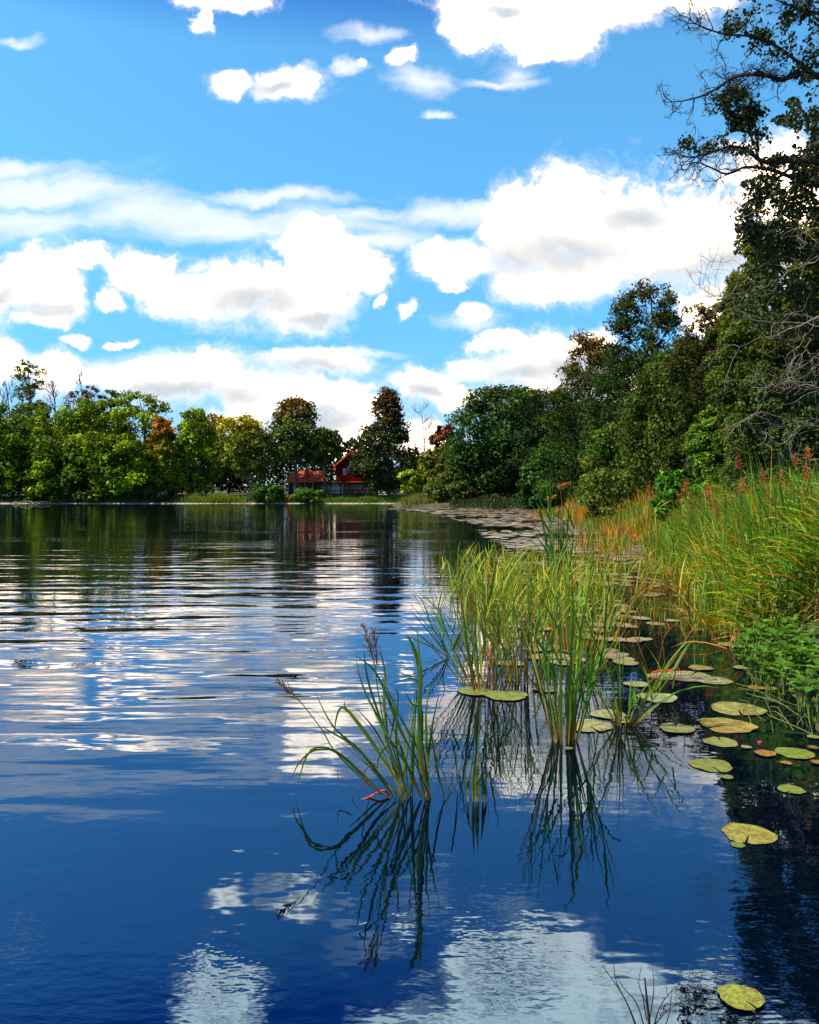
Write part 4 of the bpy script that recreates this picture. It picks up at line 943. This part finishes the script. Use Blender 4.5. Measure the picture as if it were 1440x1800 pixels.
reed_bed()

def plumed_reeds():
    rng = np.random.default_rng(88)
    spots = [(1302,815,13.5),(1310,855,12.5),(1248,862,15),(1252,880,14.2),(1210,862,18),(1220,885,17),(1345,838,12.8),(1378,842,11.5),(1402,812,11),(1422,830,10.8),(1395,862,11.2),(1418,872,10.5),(1355,870,12),(1145,868,26),(1198,880,21),(1266,905,13.8),(1425,800,10.2)]
    names = ['tallest plumed reed left of the right edge group','plumed reed bending right just below the tallest plume','plumed reed with drooping rust head left of the tallest','lower plumed reed beside the drooping rust head','brown plumed reed before the fern-like shrub','short plumed reed under the brown plume','plumed reed with loose orange head in the middle of the bed','wide orange plumed reed right of the loose one','upright red plumed reed near the right edge, second highest','red plumed reed close to the photo right edge','low orange plumed reed among the flat leaves','low rust plumed reed at the far right','faded plumed reed in the centre of the right reeds','small far plumed reed near the cove','far plumed reed behind the yellow reeds','dark plumed reed low in front','plumed reed highest at the very right edge']
    for i, (px, py, Y) in enumerate(spots):
        top = P(px, py, Y); x = top[0] + .15; z0 = max(float(ground_z(x, Y)), 0); b = np.array([x, Y, z0]); s = Y / 13
        r = empty('plumed_reed', b, names[i], 'reeds', 'reeds with rust red plumes')
        g = Geo(); p = spline([b, b + (top - b) * .5 + [.04, 0, 0], top - [0, 0, .18 * s]], 12); g.tube(p, np.linspace(.006, .003, 12) * max(1, s), 5, (.13, .13, .02)); g.obj('stem', M_reed, r, b)
        g = Geo(); plume(g, top - [0, 0, .16 * s], top + [-.05 * s, 0, .14 * s], rng, 40, .75, .0028 * s, np.array((.24, .075, .025)) * rng.uniform(.7, 1.3)); g.obj('seed_head', M_reed, r, b)
        g = Geo(); idx = rng.integers(3, 11, 7); a = rng.random(7) * 6.28
        blades(g, p[idx], unit(np.stack([np.cos(a) * .8, np.sin(a) * .4, np.full(7, .7)], -1)), .4 * s, .018 * s, np.full(7, .6), jit((.15, .19, .02), 7, rng), rng, 6); g.obj('blades', M_reed, r, b)
    for i, (px, py, Y) in enumerate([(985, 852, 18.5), (963, 875, 18.8)]):
        top = P(px, py, Y); b = np.array([top[0], Y, 0.]); r = empty('plumed_reed', b, ['single orange plume standing tall over the pad field', 'lower orange plume left of the single tall one'][i], 'reeds', 'reeds with rust red plumes')
        g = Geo(); g.tube(spline([b, b + (top - b) * .6 + [.05, 0, 0], top], 10), .006, 5, (.10, .11, .02)); g.obj('stem', M_reed, r, b)
        g = Geo(); plume(g, top - [.08, 0, .06], top + [.20, 0, .06], rng, 36, .5, .0034, (.34, .10, .022)); g.obj('seed_head', M_reed, r, b)
plumed_reeds()

# ------------------------------------------------------------------ bogbean, right foreground
def bogbean():
    rng = np.random.default_rng(4)
    def proto(seed):
        r = np.random.default_rng(seed); root = bpy.data.objects.new('bogbean_plant', None); g = Geo(); lg = Geo()
        for k in range(4):
            an = r.random() * 6.28; h = r.uniform(.12, .26); tip = np.array([np.cos(an) * h * .4, np.sin(an) * h * .4, h])
            g.tube(spline([(0, 0, -.05), tip * [.3, .3, .5], tip], 8), np.linspace(.0045, .003, 8), 5, (.10, .15, .02))
            for q in range(3):
                a2 = an + (q - 1) * 1.5 + r.normal() * .2; d = np.array([np.cos(a2), np.sin(a2), .55 + r.normal() * .25]); d /= np.linalg.norm(d)
                L = r.uniform(.07, .105); side = np.cross(d, [0, 0, 1.]); side /= np.linalg.norm(side); up = np.cross(side, d)
                t = np.linspace(0, 1, 7); w = np.sin(np.pi * np.clip(t, 0, 1) ** .8) * .30 * L * 1.9 / 2 + .0015
                mid = tip + d * (t * L)[:, None] - np.array([0, 0, 1]) * (t ** 2 * L * .25)[:, None]
                V = np.stack([mid - side * w[:, None] + up * (w * .35)[:, None], mid, mid + side * w[:, None] + up * (w * .35)[:, None]], 1).reshape(-1, 3)
                i = np.arange(6) * 3; F = np.concatenate([np.stack([i, i + 1, i + 4, i + 3], -1), np.stack([i + 1, i + 2, i + 5, i + 4], -1)])
                lg.add(V, F, np.array((.048, .115, .010)) * r.uniform(.55, 1.35))
        C.objects.link(root); g.obj('stems', M_reed, root, smooth_=True); lg.obj('leaves', M_reed, root, smooth_=True)
        return root
    ps = [proto(s) for s in range(5)]; used = set()
    pts = []
    for k in range(1500):
        px, py = rng.uniform(1296, 1520), rng.uniform(1085, 1330)
        edge = np.interp(px, [1296, 1330, 1380, 1440, 1520], [1160, 1205, 1245, 1262, 1290])
        if py > edge: continue
        w = W(px, py)
        if all(np.hypot(*(w[:2] - p[:2])) > .115 for p in pts): pts.append(w)
        if len(pts) > 230: break
    pts += [W(1425, 1272), W(1432, 1268), W(1438, 1276)]
    for k, w in enumerate(pts):
        i = rng.integers(5); w = w.copy(); w[2] = .04 * rng.random() + .10 * max(0, (1440 - 1300) and 0)
        lab = 'broad-leaved bogbean sprig in the dense green mat at the right bank edge' if k < len(pts) - 3 else 'broad-leaved bogbean sprig standing alone in dark water by the right photo edge'
        if k < len(pts) - 3:
            X_, Y_ = 720 + FPX * w[0] / w[1], HZ + FPX * H / w[1]
            lab = ('large' if rng.random() < .5 else 'small') + ' bogbean sprig ' + ('at the water edge of the green mat' if Y_ > np.interp(X_, [1296, 1330, 1380, 1440, 1520], [1160, 1205, 1245, 1262, 1290]) - 25 else ('at the back of the green mat' if Y_ < 1125 else 'in the thick of the green mat')) + (', left tip' if X_ < 1345 else (', near right edge' if X_ > 1400 else ', middle part'))
        else: lab = ['upper leafy', 'lower left small', 'lowest right tall'][k - len(pts) + 3] + ' bogbean sprig standing alone in dark water by the right photo edge'
        if i not in used: o = ps[i]; used.add(i); o.location = tuple(w); o.rotation_euler = (0, 0, rng.random() * 6.28); s = rng.uniform(.9, 1.5); o.scale = (s, s, s); tag(o, lab, 'water plant')
        else: o = copy_tree(ps[i], w, rng.random() * 6.28, rng.uniform(.85, 1.5), lab); o['category'] = 'water plant'
        o['group'] = 'bogbean sprigs of the green mat' if k < len(pts) - 3 else 'bogbean sprigs alone by the right edge'
    for i, p in enumerate(ps):
        if i not in used:
            for c in list(p.children): bpy.data.objects.remove(c)
            bpy.data.objects.remove(p)
    # trailing stems under the mat
    g = Geo()
    for k in range(46):
        a = W(rng.uniform(1290, 1440), rng.uniform(1180, 1270)); an = rng.uniform(-2.6, -.4); L = rng.uniform(.15, .5)
        b = a + [np.cos(an) * L, np.sin(an) * L, 0]; m = (a + b) / 2 + [0, 0, rng.uniform(.01, .08)]
        a[2] = .05; b[2] = -.01; g.tube(spline([a, m, b], 8), .003, 4, (.12, .13, .03))
    tag(g.obj('trailing_stems', M_reed), 'tangle of thin trailing stems on the water below the bogbean', 'plant stems', kind='stuff')
bogbean()

# ------------------------------------------------------------------ lily pads
def pad_mesh(seed, col, curl=.0):
    r = np.random.default_rng(seed); n = 34; g = Geo(); a0 = r.random() * 6.28; gap = r.uniform(.015, .09)
    an = a0 + gap + np.linspace(0, 2 * np.pi - 2 * gap, n); rad = 1 + .045 * np.sin(an * 3 + r.random() * 6) + .02 * np.sin(an * 7 + r.random() * 6) + .022 * r.normal(size=n); rad[0] *= .93; rad[-1] *= .93
    V = [(np.cos(a0) * .08, np.sin(a0) * .08, .004)]
    for f in (.35, .7, .93, 1.0):
        z = .004 + curl * np.maximum(0, np.sin(an * 2 + seed)) * (f ** 6) * .2 + .006 * f * np.sin(an * 5 + seed) * f
        V += list(np.stack([np.cos(an) * rad * f, np.sin(an) * rad * f, z], -1))
    V = np.array(V); top = len(V)
    F3 = [(0, 1 + i, 2 + i) for i in range(n - 1)]
    F4 = [(1 + k * n + i, 1 + (k + 1) * n + i, 2 + (k + 1) * n + i, 2 + k * n + i) for k in range(3) for i in range(n - 1)]
    cc = np.tile(np.array(col, float), (top, 1)) * r.uniform(.93, 1.07, (top, 1))
    rim = r.random(n) < .45; cc[-n:][rim] = np.array((.16, .08, .02)) * r.uniform(.7, 1.5, (int(rim.sum()), 1))
    g.add(V, F3, cc); k0 = g.n - top
    g.L.append((np.array(F4) + k0).ravel()); g.T.append(np.full(len(F4), 4))
    return g
def lily_pads():
    rng = np.random.default_rng(6); PG = 'lily pads in the near water'
    PAL = (.30, .38, .16); GR = (.17, .27, .035); YL = (.34, .33, .045); OR = (.42, .17, .03); BR = (.30, .22, .06)
    near = [(1317,1467,90,YL,'large yellow-green notched lily pad with brown heart, in the dark water low right'),(1297,1486,24,GR,'tiny pale pad tucked under the large brown-hearted pad'),
     (1250,1346,72,GR,'plain mid-green lily pad where the cloud reflection meets the dark'),(1267,1305,58,(.25,.32,.07),'speckled green pad just above the plain mid-green one'),
     (1278,1276,95,(.42,.30,.05),'long yellow-brown spotted pad, most orange of the near pads'),(1297,1247,92,(.34,.34,.08),'yellowish pad with brown centre right above the orange-brown one'),
     (1398,1325,64,(.20,.33,.03),'fresh green notched pad near the right edge'),(1391,1389,44,(.20,.33,.03),'small lobed green pad alone in black water at right'),(1382,1342,20,OR,'tiny orange pad beneath the fresh green notched pad'),
     (1155,1227,68,PAL,'smooth pale grey-green oval pad right of the arching reeds'),(1255,1197,62,PAL,'pale oval pad at the right end of the pad raft'),(1212,1190,84,(.36,.36,.18),'wide cream pad in the middle of the pad raft'),(1232,1175,42,BR,'brownish curled pad at the back of the raft'),
     (1165,1190,56,(.36,.34,.18),'cream pad at the left end of the raft under a red leaf'),(1070,1257,62,PAL,'round pale pad behind the foot of the arching reeds'),(1035,1277,80,(.34,.38,.14),'cream-green pad between the two front reed clumps'),(1092,1268,30,(.34,.38,.2),'small pale pad touching the arching reed stems'),
     (890,1223,78,(.22,.33,.05),'green pad at the foot of the yellow-green reed clump'),(835,1216,62,(.20,.28,.05),'thin green pad left of the reed foot'),(1190,1282,60,(.26,.32,.09),'half-sunk green pad on the bright cloud reflection'),(1303,1757,76,(.30,.36,.04),'yellow-green pad lowest in the photo at bottom right'),
     (1430,1297,22,(.3,.33,.1),'small pale pad at the right edge by the lone bogbean'),(1345,1326,36,OR,'small brown-orange pad left of the fresh green notched one'),(1278,1368,22,GR,'tiny green pad below the plain mid-green one'),(1312,1315,18,(.4,.3,.2),'tiny pinkish pad right of the speckled green pad'),
     (1278,1134,34,PAL,'small pale pad alone in the black channel'),(1306,1175,32,PAL,'small pale pad at the tip of the bogbean mat'),(958,1213,44,PAL,'pale pad behind the tall dark reed clump'),(1118,1204,44,PAL,'pale pad left of the raft behind the arching reeds'),(1437,1342,22,OR,'orange pad cut by the right edge'),(1430,1316,18,(.3,.12,.05),'small red-brown pad near the right edge'),
     (1000,1318,15,GR,'tiny green scrap pad at the foot of the tall dark reeds'),(1330,1211,30,OR,'thin orange-brown pad below the bogbean mat'),(1362,1213,26,(.36,.26,.08),'thin yellow-brown pad right of the orange one under the mat')]
    for i, (px, py, wpx, c, lab) in enumerate(near):
        b = W(px, py); g = pad_mesh(300 + i, c, .25 if c in (OR, BR) or i in (4, 9) else .08)
        o = g.obj('lily_pad', M_pad, None, (0, 0, 0)); o.location = (b[0], b[1], .003 + .0003 * i); s = wpx / FPX * b[1] / 2; o.scale = (s, s, s)
        tag(o, lab, 'lily pad', PG)
    protos = [pad_mesh(400 + i, c, .05).obj('lily_pad', M_pad) for i, c in enumerate([(.32,.36,.16),(.24,.30,.08),(.36,.30,.14),(.40,.24,.12)])]
    def scatter(n, x0, x1, y0, y1, lab, grp, smin, smax, orange=.2):
        k = 0; tries = 0
        while k < n and tries < n * 6:
            tries += 1; px, py = rng.uniform(x0, x1), y0 + (y1 - y0) * rng.random(); b = W(px, py)
            if float(shore_dist(np.array(b[0]), np.array(b[1]))) > -.1: continue
            i = rng.integers(3, 4) if rng.random() < orange else rng.integers(0, 3)
            if protos[i] in taken: o = protos[i].copy(); C.objects.link(o)
            else: o = protos[i]; taken.append(o)
            s = rng.uniform(smin, smax) / 2; o.location = (b[0], b[1], .005 + rng.random() * .012); o.rotation_euler = (0, 0, rng.random() * 6.28); o.scale = (s, s * rng.uniform(.85, 1), s)
            l2 = lab + (', left part' if px < x0 + (x1 - x0) * .33 else (', right part' if px > x0 + (x1 - x0) * .66 else ', middle part')) + (', far side' if py < y0 + (y1 - y0) * .4 else ', near side')
            tag(o, ['pale green ', 'mid-green ', 'cream ', 'orange-brown '][i] + l2, 'lily pad', grp); k += 1
    taken = []
    scatter(30, 1040, 1235, 1015, 1110, 'pad in the dark channel before the right bank', 'pads in the dark channel', .14, .32, .08)
    scatter(40, 870, 1130, 1050, 1175, 'small pad among the reed clump stems', 'pads among the reed stems', .2, .34, .1)
    scatter(130, 850, 1240, 955, 1030, 'small pad behind the sunlit reeds', 'pads behind the sunlit reeds', .22, .4, .4)
    for p in protos:
        if p not in taken: bpy.data.objects.remove(p)
    # the far field, uncountable
    g = Geo(); n = 7000; Y = 20 + 63 * rng.random(n) ** .9; t = rng.random(n)
    sx = np.interp(Y, SHORE[:12, 1], SHORE[:12, 0]); lf = np.interp(Y, [20, 30, 50, 70, 83], [2.6, 3.0, 3.0, 1.0, -2.5])
    x = lf + (sx + .8 - lf) * t ** .8
    keep = (np.sin(x * .9 + Y * .35) + np.sin(Y * .8 - x * .33) + (x - lf) / (sx - lf) * 2.0 + rng.normal(size=n) * .5) > .2
    x, Y = x[keep], Y[keep]; n = len(x); k = 8; an = np.linspace(0, 6.283, k, endpoint=False)[None] + rng.random((n, 1)) * 6
    s = rng.uniform(.10, .22, n)[:, None] * (1 + (Y[:, None] - 20) / 90)
    z0 = .008 + rng.random(n)[:, None] * .02; tl = rng.normal(size=(n, 2)) * .03
    dx, dy = np.cos(an) * s, np.sin(an) * s
    V = np.stack([x[:, None] + dx, Y[:, None] + dy, z0 + dx * tl[:, :1] + dy * tl[:, 1:]], -1).reshape(-1, 3)
    c = jit((.42, .38, .29), n, rng, .15, .08); fr = (x - 1) / 10; kk = rng.random(n) < np.clip(fr * .4, .02, .35); c[kk] = jit((.45, .16, .08), int(kk.sum()), rng)
    g.add(V, np.arange(n * k).reshape(n, k), np.repeat(c, k, 0))
    tag(g.obj('pad_field', M_pad), 'field of countless floating pads covering the water by the cove', 'lily pads', kind='stuff')
    # bud and fallen leaves
    b = W(1335, 1311); g = Geo()
    for q in range(6):
        a = q * 1.047; d = np.array([np.cos(a), np.sin(a), 1.1]); leaves(g, np.array([b + [0, 0, .012] + d * .008]), unit(np.array([[np.cos(a), np.sin(a), -.3]])), .017, np.array([[.4, .1, .12]]), rng, LEAF, np.array([d]))
    g.ball(b + [0, 0, .017], (.010, .010, .014), (.4, .1, .12)); tag(g.obj('lily_bud', M_reed, None, b), 'small pink lily bud on the dark water near the speckled pad', 'flower bud')
    b = W(1170, 1188); b[2] = .03; g = Geo(); strip(g, [b + [-.14, 0, 0], b + [0, .02, .02], b + [.13, -.01, .005]], .03, (.50, .09, .03)); strip(g, [b + [.02, 0, .01], b + [.1, -.02, .06], b + [.14, -.04, .0], b + [.12, -.05, -.03]], .015, (.40, .05, .04))
    tag(g.obj('dead_leaf', M_reed, None, b), 'curled red dead leaf lying on the pad raft', 'leaf')
lily_pads()

def bottom_twigs():
    rng = np.random.default_rng(2); b = np.array([.78, 2.62, -.02]); r = empty('water_shrub', b, 'bare dark twiggy sprig rising from the water at the bottom edge', 'twigs')
    g = Geo(); Y = 2.66
    def q(x, y): return P(x, y, Y) + [0, rng.normal() * .01, 0]
    for pts, w in [([(1145,1850),(1140,1790),(1133,1718)], .0075), ([(1130,1850),(1105,1770),(1060,1700)], .0032), ([(1135,1850),(1110,1780),(1085,1730),(1078,1695)], .0028),
        ([(1140,1830),(1120,1765),(1098,1738),(1082,1712)], .0024), ([(1145,1830),(1160,1770),(1190,1735)], .0026), ([(1148,1840),(1175,1790),(1180,1740)], .0024),
        ([(1143,1800),(1150,1740),(1148,1705)], .0022), ([(1146,1810),(1170,1775),(1205,1760)], .0022), ([(1140,1800),(1128,1750),(1120,1722)], .0022), ([(1139,1770),(1125,1735),(1128,1700)], .0018)]:
        p = spline([q(*a) for a in pts], 10); g = Geo(); g.tube(p, np.linspace(w, w * .35, 10), 5); g.obj('twig', M_twig, r, b)
    b = W(15, 884); b = np.array([P(20, 878, 116)[0], 116, 0]); g = Geo()
    for k in range(5):
        a = b + [rng.uniform(-4, 5), 0, 0]; L = rng.uniform(1.5, 3.5); s = rng.choice([-1, 1])
        g.tube(spline([a + [0, 0, -.1], a + [s * L * .5, rng.normal() * .3, rng.uniform(.1, .35)], a + [s * L, rng.normal() * .5, rng.uniform(.0, .25)]], 8), np.linspace(.06, .02, 8), 5)
    tag(g.obj('fallen_branches', M_pale, None, b), 'pale fallen branches in the water at the far left shore', 'dead branches')
bottom_twigs()
